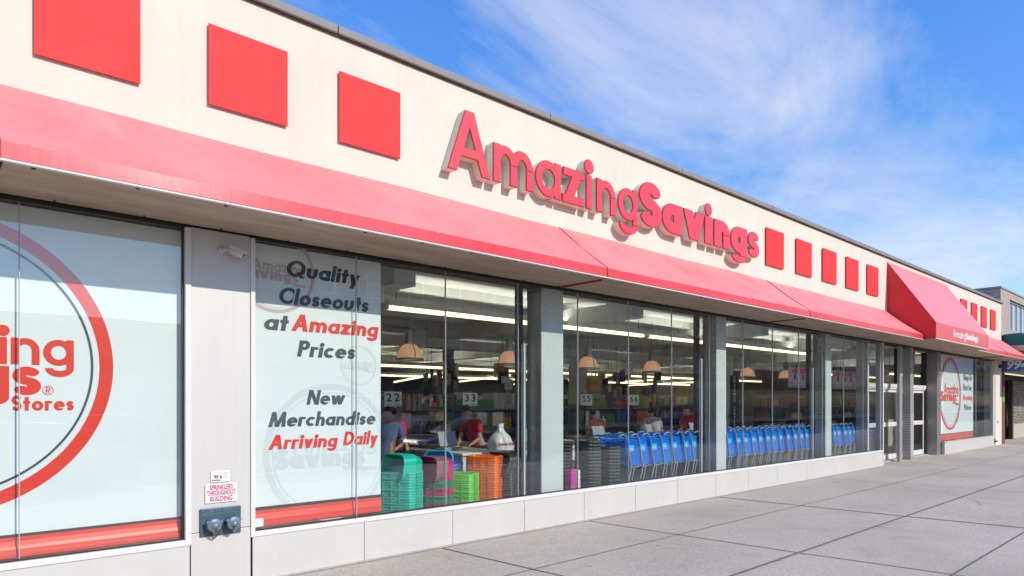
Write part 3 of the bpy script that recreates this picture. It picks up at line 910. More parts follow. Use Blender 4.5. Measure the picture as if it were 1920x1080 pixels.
# ================================================================== AWNINGS
def awning(name, label, x0, x1, seams, proj=.84, zt=4.017, zf=3.345, zb=3.226, panels=True):
    t = thing(name, label, 'awning', ((x0 + x1) / 2, 0, zb))
    ox, oz = (x0 + x1) / 2, zb
    edges = [x0] + [s for s in seams if x0 < s < x1] + [x1]
    sl = MB(); va = MB(); so = MB(); tr = MB(); bk = MB()
    for a, b in zip(edges[:-1], edges[1:]):
        n = max(2, int((b - a) / .45)); rows = 7
        # slope: a sheet with a slight belly
        vv = []; ff = []
        for i in range(n + 1):
            x = a + .004 + (b - a - .008) * i / n
            for j in range(rows + 1):
                q = j / rows
                sag = -.022 * math.sin(math.pi * q) + .006 * math.sin(x * 1.9 + q * 3)
                vv.append((x - ox, -.003 - (proj - .003) * q, zt + (zf - zt) * q + sag * (q < .999) - oz))
        for i in range(n):
            for j in range(rows):
                k = i * (rows + 1) + j; ff.append((k, k + 1, k + rows + 2, k + rows + 1))
        sl.add(vv, ff, True)
        vv = []; ff = []
        for i in range(n + 1):
            x = a + .004 + (b - a - .008) * i / n
            for j in range(3):
                q = j / 2
                vv.append((x - ox, -proj + .004 * math.sin(x * 3.1) * q, zf + (zb + .010 - zf) * q - oz))
        for i in range(n):
            for j in range(2):
                k = i * 3 + j; ff.append((k, k + 1, k + 4, k + 3))
        va.add(vv, ff, True)
        tr.box(a - ox, b - ox, -proj - .008, -proj + .03, zb - .008 - oz, zb + .004 - oz)
        so.box(a + .02 - ox, b - .02 - ox, -proj + .031, -.001, zb - .008 - oz, zb + .006 - oz)
    bk.box(x0 - ox, x1 - ox, -proj + .032, -.002, zb + .007 - oz, zb + .03 - oz)
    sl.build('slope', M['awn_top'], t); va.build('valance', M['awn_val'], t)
    tr.build('trim', M['trim'], t); so.build('soffit', M['soffit'], t); bk.build('seam_backing', M['rust'], t)
    xx = x0 + .3
    for s in edges[1:-1]:
        sm = MB()
        sm.tube([(s - ox, -.004, zt - oz + .002), (s - ox, -proj / 2, (zt + zf) / 2 - .02 - oz), (s - ox, -proj - .002, zf - oz + .002), (s - ox, -proj - .003, zb - oz)], .006, 6)
        sm.build('seam', M['rededge'], t)
        sm = MB(); sm.box(s - .012 - ox, s + .012 - ox, -proj + .1, -.05, zb - .03 - oz, zb - .009 - oz)
        sm.build('soffit_joint', M['rededge'], t)
    sc = MB()
    while xx < x1:
        sc.box(xx - ox - .012, xx - ox + .012, -proj + .035, -proj + .05, zb - .016 - oz, zb - .0085 - oz)
        sc.box(xx - ox + .21, xx - ox + .225, -.05, -.03, zb - .016 - oz, zb - .0085 - oz); xx += .62
    sc.build('screw', M['frame_dk'], t)['kind'] = 'stuff'
    for x in (x0, x1):
        e = MB(); e.prism([(-.004, zt - oz), (-.004, zb - oz), (-proj, zb - oz), (-proj, zf - oz)], 'x', x - ox - .003 + (.004 if x == x0 else -.004), x - ox + .003 + (.004 if x == x0 else -.004))
        e.build('end_panel', M['canopy'], t)
    return t
awning('awning', 'long red sloped awning over the shop windows left of the entrance', XL, 18.60, [.35 - 5.9, .42, 6.46, 12.22])
awning('awning', 'short red awning right of the entrance canopy beside the cream pier', 23.60, 30.44, [27.2])
# entrance canopy: taller wedge
ca = thing('entrance_canopy', 'tall wedge-shaped red canopy lettered in white above the doors', 'canopy', (21.1, 0, 3.2))
def cc(x, y, z): return (x - 21.1, y, z - 3.2)
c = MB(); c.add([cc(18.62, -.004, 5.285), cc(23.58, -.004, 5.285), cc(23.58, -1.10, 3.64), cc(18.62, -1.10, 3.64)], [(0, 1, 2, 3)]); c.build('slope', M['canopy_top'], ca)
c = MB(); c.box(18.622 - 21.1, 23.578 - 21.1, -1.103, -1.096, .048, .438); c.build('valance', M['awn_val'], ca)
for x in (18.62, 23.58):
    c = MB(); s = 1 if x < 20 else -1
    c.prism([(-.004, 2.083), (-.004, .045), (-1.094, .045), (-1.094, .436)], 'x', x - 21.1 + min(0, s * .006), x - 21.1 + max(0, s * .006)); c.build('side_panel', M['canopy'], ca)
c = MB(); c.box(18.63 - 21.1, 23.57 - 21.1, -1.085, -.004, .022, .04)
c.build('soffit', M['soffit'], ca)
c = MB(); c.box(18.61 - 21.1, 23.59 - 21.1, -1.11, -1.086, .026, .0465); c.build('trim', M['trim'], ca)
lp, e = text_loops('Amazing', 'thin', .205, 20.02, 3.37, width=1.15, space=.05)
l2, e = text_loops('Savings', 'heavy', .205, e + .03, 3.37, width=1.22, space=.04)
o = flat('lettering', lp + l2, -1.105, .003, M['white'], None); o.parent = ca; o.location = (-21.1, -1.105, -3.2)

# ================================================================== RAISED SHOP SIGN
sign = thing('shop_sign', 'raised red channel letters reading AmazingSavings on the cream wall', 'sign', (8.2, 0, 4.32))
spec = [('A', 'light', 4.506, .630), ('m', 'light', 5.185, .662), ('a', 'light', 5.891, .466), ('z', 'light', 6.385, .418), ('i', 'light', 6.858, .117),
        ('n', 'light', 7.073, .416), ('g', 'light', 7.546, .460), ('S', 'heavy', 8.062, .540), ('a', 'heavy', 8.624, .542), ('v', 'heavy', 9.199, .628),
        ('i', 'heavy', 9.827, .236), ('n', 'heavy', 10.118, .524), ('g', 'heavy', 10.662, .565), ('s', 'heavy', 11.258, .428)]
random.seed(3)
for ch, st, x, w in spec:
    cap = .727
    lp, adv = contours(ch, st, 0.0, .008)
    sx = w / adv
    lo = [[(px * sx, py * cap) for px, py in l] for l in lp]
    me = loops_mesh('letter', lo, .120, M['letter_side'])
    o = bpy.data.objects.new('letter', me); link(o, sign); o.location = (x - 8.2, -.0605, .005)
    lp2, adv = contours(ch, st, .003, .008)
    me = loops_mesh('trim_cap', [[(px * sx, py * cap) for px, py in l] for l in lp2], .012, M['letter_trim'])
    t = bpy.data.objects.new('trim_cap', me); link(t, o); t.location = (0, -.0665, 0)
    lp3, adv = contours(ch, st, -.008, .008)
    me = loops_mesh('letter_face', [[(px * sx, py * cap) for px, py in l] for l in lp3], .006, M['letter_face'])
    t = bpy.data.objects.new('letter_face', me); link(t, o); t.location = (0, -.0755, 0)
    # bird spikes along the top edges
    sp = MB()
    for l in lo:
        for p, q in zip(l, l[1:] + l[:1]):
            ln = math.hypot(q[0] - p[0], q[1] - p[1])
            top = p[1] + q[1] > 1.02 * cap * XH * 1.9 * .5 * 2 - .10
            if not top: continue
            if abs(q[1] - p[1]) > ln * .75: continue
            for k in range(max(1, int(ln / .022))):
                a = (k + .5) / max(1, int(ln / .022)); xx = p[0] + (q[0] - p[0]) * a; zz = p[1] + (q[1] - p[1]) * a
                lean = random.uniform(-.3, .3)
                sp.tube([(xx, random.uniform(-.02, .02), zz - .002), (xx + lean * .03, random.uniform(-.03, .03), zz + .035)], .0007, 3)
    if sp.v: sp.build('bird_spike', M['frame_dk'], o)['kind'] = 'stuff'
tag(sign)

# ================================================================== WINDOW BANNERS
def banner_sheet(name, x0, x1, z0, z1, parent, mat, amp=.006, seed=0, hem=True, y=0.0):
    """hanging vinyl sheet with soft vertical ripples, 3 mm thick"""
    nx = max(6, int((x1 - x0) / .07)); nz = 36
    rng = random.Random(seed); ph = [rng.uniform(0, 6.28) for _ in range(6)]
    vv = []; ff = []
    def yy(x, z):
        a = amp * (math.sin(x * 7.3 + ph[0] + .6 * math.sin(z * 1.7 + ph[1])) * .45 + math.sin(x * 2.9 + ph[2] + z * .5) * .6 + .25 * math.sin(z * 5 + x * 3 + ph[3]))
        return a
    for side in (0, .003):
        for i in range(nx + 1):
            x = x0 + (x1 - x0) * i / nx
            for j in range(nz + 1):
                z = z0 + (z1 - z0) * j / nz
                vv.append((x, y + yy(x, z) + side, z))
    o = (nx + 1) * (nz + 1)
    for i in range(nx):
        for j in range(nz):
            k = i * (nz + 1) + j
            ff.append((k, k + nz + 1, k + nz + 2, k + 1)); ff.append((o + k, o + k + 1, o + k + nz + 2, o + k + nz + 1))
    b = MB(); b.add(vv, ff, True)
    return b.build(name, mat, parent, fix=False)

def logo(name, cx, cz, r, parent, mr, mg, y, ring=True, lo=None, hi=None, reg=True, sx=1.0, words=True, kr=None):
    """the round store mark: thick ring, hairline circle, stacked words"""
    k = r / 1.133
    lay = [0.0]
    def put(nm, loops, m):
        lay[0] += .00022
        loops = [clip_x([(cx + (px - cx) * sx, pz) for px, pz in l], lo, hi) for l in loops]
        loops = [l for l in loops if l]
        if loops: flat(nm, loops, y - lay[0], .0004, m, parent)
    if ring:
        put('ring', [circ(cx, cz, r), circ(cx, cz, r * .9135)], mr)
        put('hairline', [circ(cx, cz, r * .876), circ(cx, cz, r * .860)], mg)
    if words:
        a, e = text_loops('Amazing', 'light', .318 * k, cx - .66 * k, cz, width=1.517 * k, space=.07)
        b, e = text_loops('Savings', 'heavy', .342 * k, cx - .96 * k, cz - .235 * k, width=1.605 * k, space=.045)
        c, e = text_loops('Stores', 'med', .118 * k, cx + .456 * k, cz - .355 * k, width=.402 * k, space=.09)
        put('lettering', a, mr); put('lettering', b, mr); put('lettering', c, mr)
        if reg:
            q, e = text_loops('R', 'thin', .048 * k, cx + .672 * k, cz - .220 * k)
            put('registered_mark', [circ(cx + .686 * k, cz - .196 * k, .037 * k, 32), circ(cx + .686 * k, cz - .196 * k, .0325 * k, 32)] + q, mr)

BY = .115      # hanging plane of the banners, behind the glass
def banner(label, x0, x1, z0, z1, seed):
    t = thing('window_banner', label, 'banner', ((x0 + x1) / 2, BY, z0))
    def w(o):                          # parts are modelled in place; keep them there under the moved parent
        o.location = (o.location[0] - t.location[0], o.location[1] - t.location[1], o.location[2] - t.location[2]); return o
    return t, w
def settle(t):
    for ch in t.children: ch.location = Vector(ch.location) - Vector(t.location)

t, _ = banner('white banner with a giant red ring and store mark in the leftmost window', -4.2, 1.705, .475, 3.165, 1)
banner_sheet('sheet', -4.2, 1.79, .50, 3.175, t, M['bannerw'], .0007, 1, y=BY)
logo('mark', .11, 1.953, 1.133, t, M['bred'], M['bgrey'], BY - .0016)
flat('black_stripe', [[(-4.2, .632), (1.79, .632), (1.79, .655), (-4.2, .655)]], BY - .0030, .0016, M['bblack'], t)
sb = MB(); sb.prism([(BY - .0045, .632), (BY - .0055, .60), (BY - .014, .565), (BY - .022, .54), (BY - .030, .50), (BY - .032, .480), (BY - .028, .479), (BY - .0025, .60), (BY - .0025, .632)], 'x', -4.2, 1.79)
sb.build('red_stripe', M['bred'], t)
settle(t)

t, _ = banner('white banner lettered Quality Closeouts at Amazing Prices beside the steel pillar', 2.385, 3.785, .475, 3.165, 2)
banner_sheet('sheet', 2.385, 3.785, .50, 3.178, t, M['bannerw'], .0007, 2, y=BY)
SH = .20
for txt, x, w, z, h, col in (('Quality', 2.715, .800, 2.905, .163, 'bblack'), ('Closeouts', 2.640, .985, 2.628, .163, 'bgrey'), ('at', 2.497, .236, 2.362, .165, 'bgrey'),
                             ('Amazing', 2.775, .965, 2.370, .168, 'bred'), ('Prices', 2.835, .630, 2.118, .163, 'bgrey'),
                             ('New', 2.935, .410, 1.640, .148, 'bgrey'), ('Merchandise', 2.545, 1.165, 1.425, .145, 'bgrey'),
                             ('Arriving', 2.545, .715, 1.205, .143, 'bred'), ('Daily', 3.335, .400, 1.215, .143, 'bred')):
    lp, e = text_loops(txt, 'med', h, x - .0, z, shear=SH, width=w, space=.06)
    flat('lettering', lp, BY - .0030, .0010, M[col], t)
logo('mark', 2.62, 2.93, .40, t, M['bpink'], M['bghost'], BY - .0012, lo=2.39, reg=False)
logo('mark', 3.52, 2.055, .215, t, M['bghost'], M['bghost'], BY - .0012, reg=False)
logo('mark', 3.20, 1.155, .70, t, M['bghost'], M['bghost'], BY - .0012, lo=2.39, hi=3.78, reg=False)
flat('black_stripe', [[(2.386, .634), (3.784, .634), (3.784, .665), (2.386, .665)]], BY - .0030, .0016, M['bblack'], t)
sb = MB(); sb.prism([(BY - .0045, .632), (BY - .0055, .60), (BY - .014, .565), (BY - .020, .54), (BY - .024, .50), (BY - .024, .484), (BY - .020, .483), (BY - .0025, .60), (BY - .0025, .632)], 'x', 2.386, 3.784)
sb.build('red_stripe', M['bred'], t)
settle(t)

t, _ = banner('white banner with red ring and Shop Us First wording right of the doors', 23.52, 27.15, .49, 3.15, 3)
banner_sheet('sheet', 23.52, 27.15, .492, 3.16, t, M['bannerw'], .0007, 3, y=BY)
logo('mark', 24.52, 1.94, 1.155, t, M['bred'], M['bgrey'], BY - .0030, lo=23.53)
for txt, x, w, z, col in (('Shop Us', 25.95, 1.0, 2.41, 'bgrey'), ('First for', 25.95, 1.0, 2.07, 'bgrey'), ('Amazing', 25.88, 1.15, 1.74, 'bred'), ('Prices', 26.03, .83, 1.41, 'bgrey')):
    lp, e = text_loops(txt, 'med', .20, x, z, shear=SH, width=w, space=.06)
    flat('lettering', lp, BY - .0030, .0010, M[col], t)
flat('black_stripe', [[(23.53, .668), (27.14, .668), (27.14, .692), (23.53, .692)]], BY - .0030, .0016, M['bblack'], t)
flat('red_stripe', [[(23.53, .49), (27.14, .49), (27.14, .665), (23.53, .665)]], BY - .0030, .0016, M['bred'], t)
settle(t)

# ================================================================== SMALL THINGS ON THE STEEL PILLAR
t = thing('security_camera', 'white bullet camera on a ball mount high on the steel pillar', 'camera', (2.075, 0, 3.035)); t.scale = (.7, .7, .7)
m = MB(); m.lathe([(.052, .006), (.052, -.014), (.044, -.026), (.028, -.034)], 20, axis='y'); m.build('mount_plate', M['camw'], t)
m = MB(); m.tube([(0, -.03, 0), (.01, -.075, .004), (.05, -.105, .006), (.075, -.12, .0)], .016, 10); m.lathe([(.0, -.03), (.02, -.024), (.028, 0), (.02, .024), (0, .03)], 14, c=(.02, -.085, .004)); m.build('arm', M['camw'], t)
ax = Vector((.78, -.38, -.34)).normalized(); up = (Vector((0, 0, 1)) - ax * ax.z).normalized(); sd_ = ax.cross(up)
c0 = Vector((.06, -.12, 0.0))
def ring(c, r, k=1.0, n=14): return [tuple(c + sd_ * r * math.cos(2 * math.pi * q / n) + up * r * k * math.sin(2 * math.pi * q / n)) for q in range(n)]
m = MB(); m.loft([ring(c0 + ax * a, r) for a, r in ((-.01, .02), (0, .036), (.02, .045), (.17, .047), (.175, .043), (.178, .035))]); o = m.build('body', M['camw'], t)
m = MB(); m.loft([ring(c0 + ax * a, r) for a, r in ((.176, .034), (.181, .033))]); m.build('lens', M['ink'], o)
m = MB(); m.rbox(c0 + ax * .105 + up * .051, (ax, sd_, up), (.115, .05, .004))
m.rbox(c0 + ax * .105 + up * .030 + sd_ * .051, (ax, sd_, up), (.11, .003, .022)); m.rbox(c0 + ax * .105 + up * .030 - sd_ * .051, (ax, sd_, up), (.11, .003, .022)); m.build('sunshield', M['camw'], t, bevel=.002)
m = MB(); m.rbox(c0 + ax * .09 - up * .05, (ax, sd_, up), (.03, .012, .010)); m.build('bracket', M['camw'], t)

t = thing('fire_sprinkler_inlet', 'blue-grey cast plate with two capped hose inlets and hanging chains', 'hose inlet', (2.065, -.0, .47))
m = MB(); m.box(-.178, .178, -.014, .0015, 0.0, .250); m.build('plate', M['blueplate'], t, bevel=.006)
me = plain_text('lettering', 'AUTO  SPKR', .036, M['blueplate_lt'], .002); o = bpy.data.objects.new('lettering', me); link(o, t); o.location = (0, -.0152, .228)
me = plain_text('lettering', 'FIRE DEPARTMENT CONNECTION', .020, M['blueplate_lt'], .002); o = bpy.data.objects.new('lettering', me); link(o, t); o.location = (0, -.0152, .196)
for k, x in enumerate((-.078, .088)):
    m = MB(); m.lathe([(.062, -.014), (.062, -.03), (.054, -.036), (.050, -.075)], 20, c=(x, 0, .105), axis='y')
    # axis y lathe grows along +y with height; heights are negative = outwards
    o = m.build('inlet', M['blueplate'], t)
    m = MB(); m.lathe([(.058, -.070), (.060, -.095), (.052, -.102), (.026, -.106), (.022, -.125), (.012, -.130), (0.0, -.131)], 20, c=(x, 0, .105), axis='y')
    for q in range(3):
        a = 2.1 * q + .5; m.rbox((x + .062 * math.cos(a), -.083, .105 + .062 * math.sin(a)), ((math.cos(a), 0, math.sin(a)), (0, 1, 0), (-math.sin(a), 0, math.cos(a))), (.012, .011, .010))
    m.build('cap', M['blueplate_lt'], o)
m = MB(); m.tube([(.005, -.016, .125), (.005, -.03, .125), (.003, -.035, .10)], .007, 8); m.build('chain_ring', M['chain'], t)
for pts in ([(-.078, -.128, .09), (-.06, -.10, .03), (-.02, -.06, .035), (.003, -.036, .105)], [(.088, -.128, .09), (.075, -.10, .045), (.04, -.06, .03), (.003, -.036, .105)], [(-.095, -.05, .05), (-.085, -.04, -.005), (-.06, -.03, -.02), (-.03, -.03, .01), (-.005, -.03, .08)]):
    m = MB(); n = 18
    for i in range(n):
        q = i / n * (len(pts) - 1); a = Vector(pts[int(q)]).lerp(Vector(pts[min(len(pts) - 1, int(q) + 1)]), q - int(q))
        d = Vector((1, 0, 1)) if i % 2 else Vector((0, 1, .5))
        m.tube([a - d * .006, a + Vector((.004, .003, 0)), a + d * .006, a - Vector((.004, .003, 0))], .0022, 5, closed=True)
    m.build('chain', M['chain'], t)

t = thing('sprinkler_sign', 'white plate reading SPRINKLERS THROUGHOUT BUILDING in red on the pillar', 'sign', (2.071, 0, .762))
m = MB(); m.box(-.138, .138, -.006, .0015, 0, .170); m.build('plate', M['white'], t, bevel=.003)
for z, s, tx, sq in ((.136, .062, 'SPRINKLERS', .62), (.086, .062, 'THROUGHOUT', .57), (.034, .062, 'BUILDING', .70)):
    me = plain_text('lettering', tx, s, M['signred'], .0016, bold=.0011, squeeze=sq); o = bpy.data.objects.new('lettering', me); link(o, t); o.location = (0, -.0072, z)
t = thing('contractor_sign', 'small white card of a fire sprinkler firm with a red flame', 'sign', (2.064, 0, .945))
m = MB(); m.box(-.083, .083, -.004, .0015, 0, .104); m.build('card', M['white'], t, bevel=.002)
for z, tx in ((.058, 'Safety'), (.040, 'Fire'), (.019, 'Sprinkler')):
    me = plain_text('lettering', tx, .021, M['ink'], .001, bold=.0006, shear=.3); o = bpy.data.objects.new('lettering', me); link(o, t); o.location = (-.038, -.0048, z)
m = MB(); m.prism([(-.004, .032), (.012, .030), (.014, .045), (.004, .066), (-.006, .048)], 'y', -.0052, -.0042); m.build('flame', M['bred'], t)
m = MB()
for k in range(5): m.box(.028 + .004 * (k % 2), .072 - .006 * (k % 3), -.0046, -.0041, .030 + .014 * k, .033 + .014 * k)
m.build('small_print', M['steel_dk'], t)
m = MB(); m.prism([(2.378, .487), (2.470, .492), (2.474, .556), (2.460, .570), (2.400, .566), (2.379, .540)], 'y', .042, .0455)
tag(m.build('paper_sticker', M['white']), 'torn white sticker stuck on the glass at the banner foot', 'sticker')

# ================================================================== STACKED TUBS AND BASKETS IN THE WINDOW
def rr(w, d, r, z, n=5, cx=0, cy=0):
    out = []
    for (sx, sy, a0) in ((1, 1, 0), (-1, 1, 90), (-1, -1, 180), (1, -1, 270)):
        for k in range(n + 1):
            a = R(a0 + 90 * k / n); out.append((cx + sx * (w / 2 - r) + r * math.cos(a), cy + sy * (d / 2 - r) + r * math.sin(a), z))
    return out
def tub_mesh(name, mat, w=.36, d=.50, h=.24, taper=.84, ribs=True, r=.05):
    m = MB()
    m.loft([rr(w * taper, d * taper, r, 0), rr(w * (taper + .02), d * (taper + .02), r, .012), rr(w * .975, d * .975, r, h - .035), rr(w * .985, d * .985, r * 1.05, h - .034),
            rr(w * 1.02, d * 1.02, r * 1.1, h - .030), rr(w * 1.03, d * 1.03, r * 1.1, h), rr(w * .985, d * .985, r, h + .004), rr(w * .965, d * .965, r, h - .004),
            rr(w * (taper + .0), d * (taper + .0), r * .95, .014)], cap=False)
    v = rr(w * taper, d * taper, r * .95, .0145); m.add(v, [tuple(range(len(v)))]); v = rr(w * taper, d * taper, r, 0); m.add(v, [tuple(range(len(v)))])
    if ribs:
        for s in (-1, 1):       # grip lips on the short ends
            m.box(-.075, .075, s * (d / 2 + .012) - .012, s * (d / 2 + .012) + .012, h - .026, h - .004)
        for q in (-.10, 0, .10):
            m.box(-w / 2 - .008, -w / 2 + .002, q - .012, q + .012, h - .07, h - .03); m.box(w / 2 - .002, w / 2 + .008, q - .012, q + .012, h - .07, h - .03)
    return m.mesh(name, mat)
def plastic(n, c, ro=.32): return pmat(n, c, ro, var=.06, vscale=4)
PL = dict(teal=plastic('teal_plastic', (.0, .56, .39)), magenta=plastic('magenta_plastic', (.62, .02, .15)), dkgreen=plastic('dark_green_plastic', (.045, .26, .15)),
          blue=plastic('blue_plastic', (.0, .22, .75)), sky=plastic('sky_blue_plastic', (.0, .46, .85)), lime=plastic('lime_plastic', (.15, .62, .06)),
          orange=plastic('orange_plastic', (1.0, .17, .0)), black=plastic('black_plastic', (.065, .053, .048), .3), purple=plastic('purple_plastic', (.30, .03, .26)),
          grey=plastic('grey_green_plastic', (.075, .095, .085), .45), pink=plastic('pink_plastic', (.70, .06, .36)))
TM = {}
def tub_copy(key, name, cols, label, loc, rot, group, cat='tub', **kw):
    k = (key, name, tuple(sorted(kw.items())))
    if k not in TM: TM[k] = tub_mesh(name, PL[key], **kw)
    o = bpy.data.objects.new(name, TM[k]); link(o); o.location = loc; o.rotation_euler = rot
    return tag(o, label, cat, group)
FLZ = .08
def stack(keys, adj, x, y, rz, ztop, dz, h, name='tub', where='', group='', cat='tub', **kw):
    n = int((ztop - h - FLZ) / dz) + 1; z0 = ztop - h - dz * (n - 1)
    if z0 > FLZ + .003: z0 = FLZ
    for i in range(n):
        key = keys(i, n) if callable(keys) else keys
        pos = n - 1 - i
        nth = 'topmost' if pos == 0 else (ORD[pos] + ' from the top' if pos < len(ORD) else 'lowest')
        a = adj(i, n) if callable(adj) else adj
        lab = '%s %s, %s of %s' % (a, name.replace('_', ' '), nth, where)
        tub_copy(key, name, None, lab, (x + random.uniform(-.003, .003), y + random.uniform(-.003, .003), ztop - h - dz * pos), (0, 0, rz + random.uniform(-.012, .012)), group, cat, h=h, **kw)
def nest(keys, adjs, x, y, zc, n, step, ang, where, group, name='tub', h=.24, tilt=0.0, **kw):
    """tubs standing on edge, nested one behind the other, openings to the left"""
    for i in range(n):
        key = keys[i % len(keys)]
        rot = Matrix.Rotation(ang, 4, 'Z') @ Matrix.Rotation(R(-90 + tilt), 4, 'Y')
        d = Vector((math.cos(ang), math.sin(ang), 0))
        tub_copy(key, name, None, '%s %s on edge, %s from the left of %s' % (adjs[i % len(adjs)], name.replace('_', ' '), ORD[i], where), Vector((x, y, zc)) + d * step * i, rot.to_euler(), group, h=h, **kw)
RZ = R(32)
NW = dict(w=.30, d=.38, r=.085, ribs=False)
stack('teal', 'teal', 4.21, .44, RZ, .862, .0315, .22, where='the teal stack by the banner', group='teal tubs stacked in the window', w=.36, d=.50)
nest(['teal'], ['teal'], 4.24, .40, .895, 7, .028, R(10), 'the nest on the teal stack', 'teal tubs stacked in the window', h=.15, tilt=8, **NW)
stack(lambda i, n: 'magenta' if (i // 3) % 2 else 'dkgreen', lambda i, n: 'magenta' if (i // 3) % 2 else 'dark green', 4.69, .46, RZ, .788, .030, .20, where='the striped stack', group='magenta and green tubs', w=.27, d=.50)
nest(['magenta', 'dkgreen', 'dkgreen', 'magenta'], ['magenta', 'dark green', 'dark green', 'magenta'], 4.71, .42, .845, 8, .026, R(10), 'the nest on the striped stack', 'magenta and green tubs', h=.15, tilt=6, **NW)
stack('blue', 'blue', 5.24, .92, RZ, .86, .05, .22, where='the blue stack behind', group='blue tubs', w=.36, d=.40)
nest(['sky'], ['sky blue'], 5.16, .90, .875, 2, .04, R(40), 'the nest on the blue stack', 'blue tubs', h=.16, tilt=4, **NW)
stack('lime', 'lime green', 5.12, .46, RZ, .772, .0285, .16, where='the low lime stack', group='lime green tubs', w=.34, d=.44)
stack('orange', 'orange', 5.59, .52, RZ, .965, .0325, .20, where='the tall orange stack', group='orange tubs', w=.30, d=.42)
stack('black', 'black', 5.83, .46, RZ, .80, .034, .22, name='laundry_basket', where='the black stack', group='black laundry baskets', cat='basket', w=.28, d=.38)
nest(['black'], ['black'], 5.86, .44, .80, 6, .032, R(10), 'the nest on the black stack', 'black laundry baskets', name='laundry_basket', h=.15, tilt=22, **NW)
stack('purple', 'purple', 6.34, .98, RZ, .96, .06, .24, where='the purple stack near the column', group='purple tubs', w=.36, d=.40)
stack('blue', 'blue', 6.08, .66, RZ, .78, .06, .22, where='the short blue stack', group='blue tubs', w=.22, d=.30)
# grey shopping baskets in the next window
for (x, y, zt, nm, ky) in ((7.47, .38, 1.10, 'the tall grey stack', 'grey'), (8.02, .46, .985, 'the stack next to the carts', 'grey'), (7.12, .62, 1.09, 'the dark stack by the column', 'black')):
    stack(ky, 'dark grey' if ky == 'grey' else 'black', x, y, R(-6), zt, .050, .22, name='shopping_basket', where=nm, group='hand baskets stacked by the carts', cat='basket', w=.25, d=.36)
for i in range(4):
    b = MB(); b.box(-.075, .065, -.06, .06, 0, .066); b.box(-.085, -.076, -.03, .03, .015, .05)
    o = b.build('pink_box', PL['pink'], bevel=.012); o.location = (7.03, .30, .415 + .070 * i)
    tag(o, 'pink plastic box, %s of a pile in the window corner' % ('topmost' if i == 3 else ORD[3 - i] + ' from the top'), 'box', 'pink boxes')
    b = MB(); b.box(.066, .125, -.06, .06, 0.0, .066); b.build('white_side', M['white'], o, bevel=.004)
b = MB(); b.box(6.92, 7.18, .22, .38, FLZ, .413); tag(b.build('display_carton', M['white'], bevel=.004), 'white carton under the pile of pink boxes', 'carton')

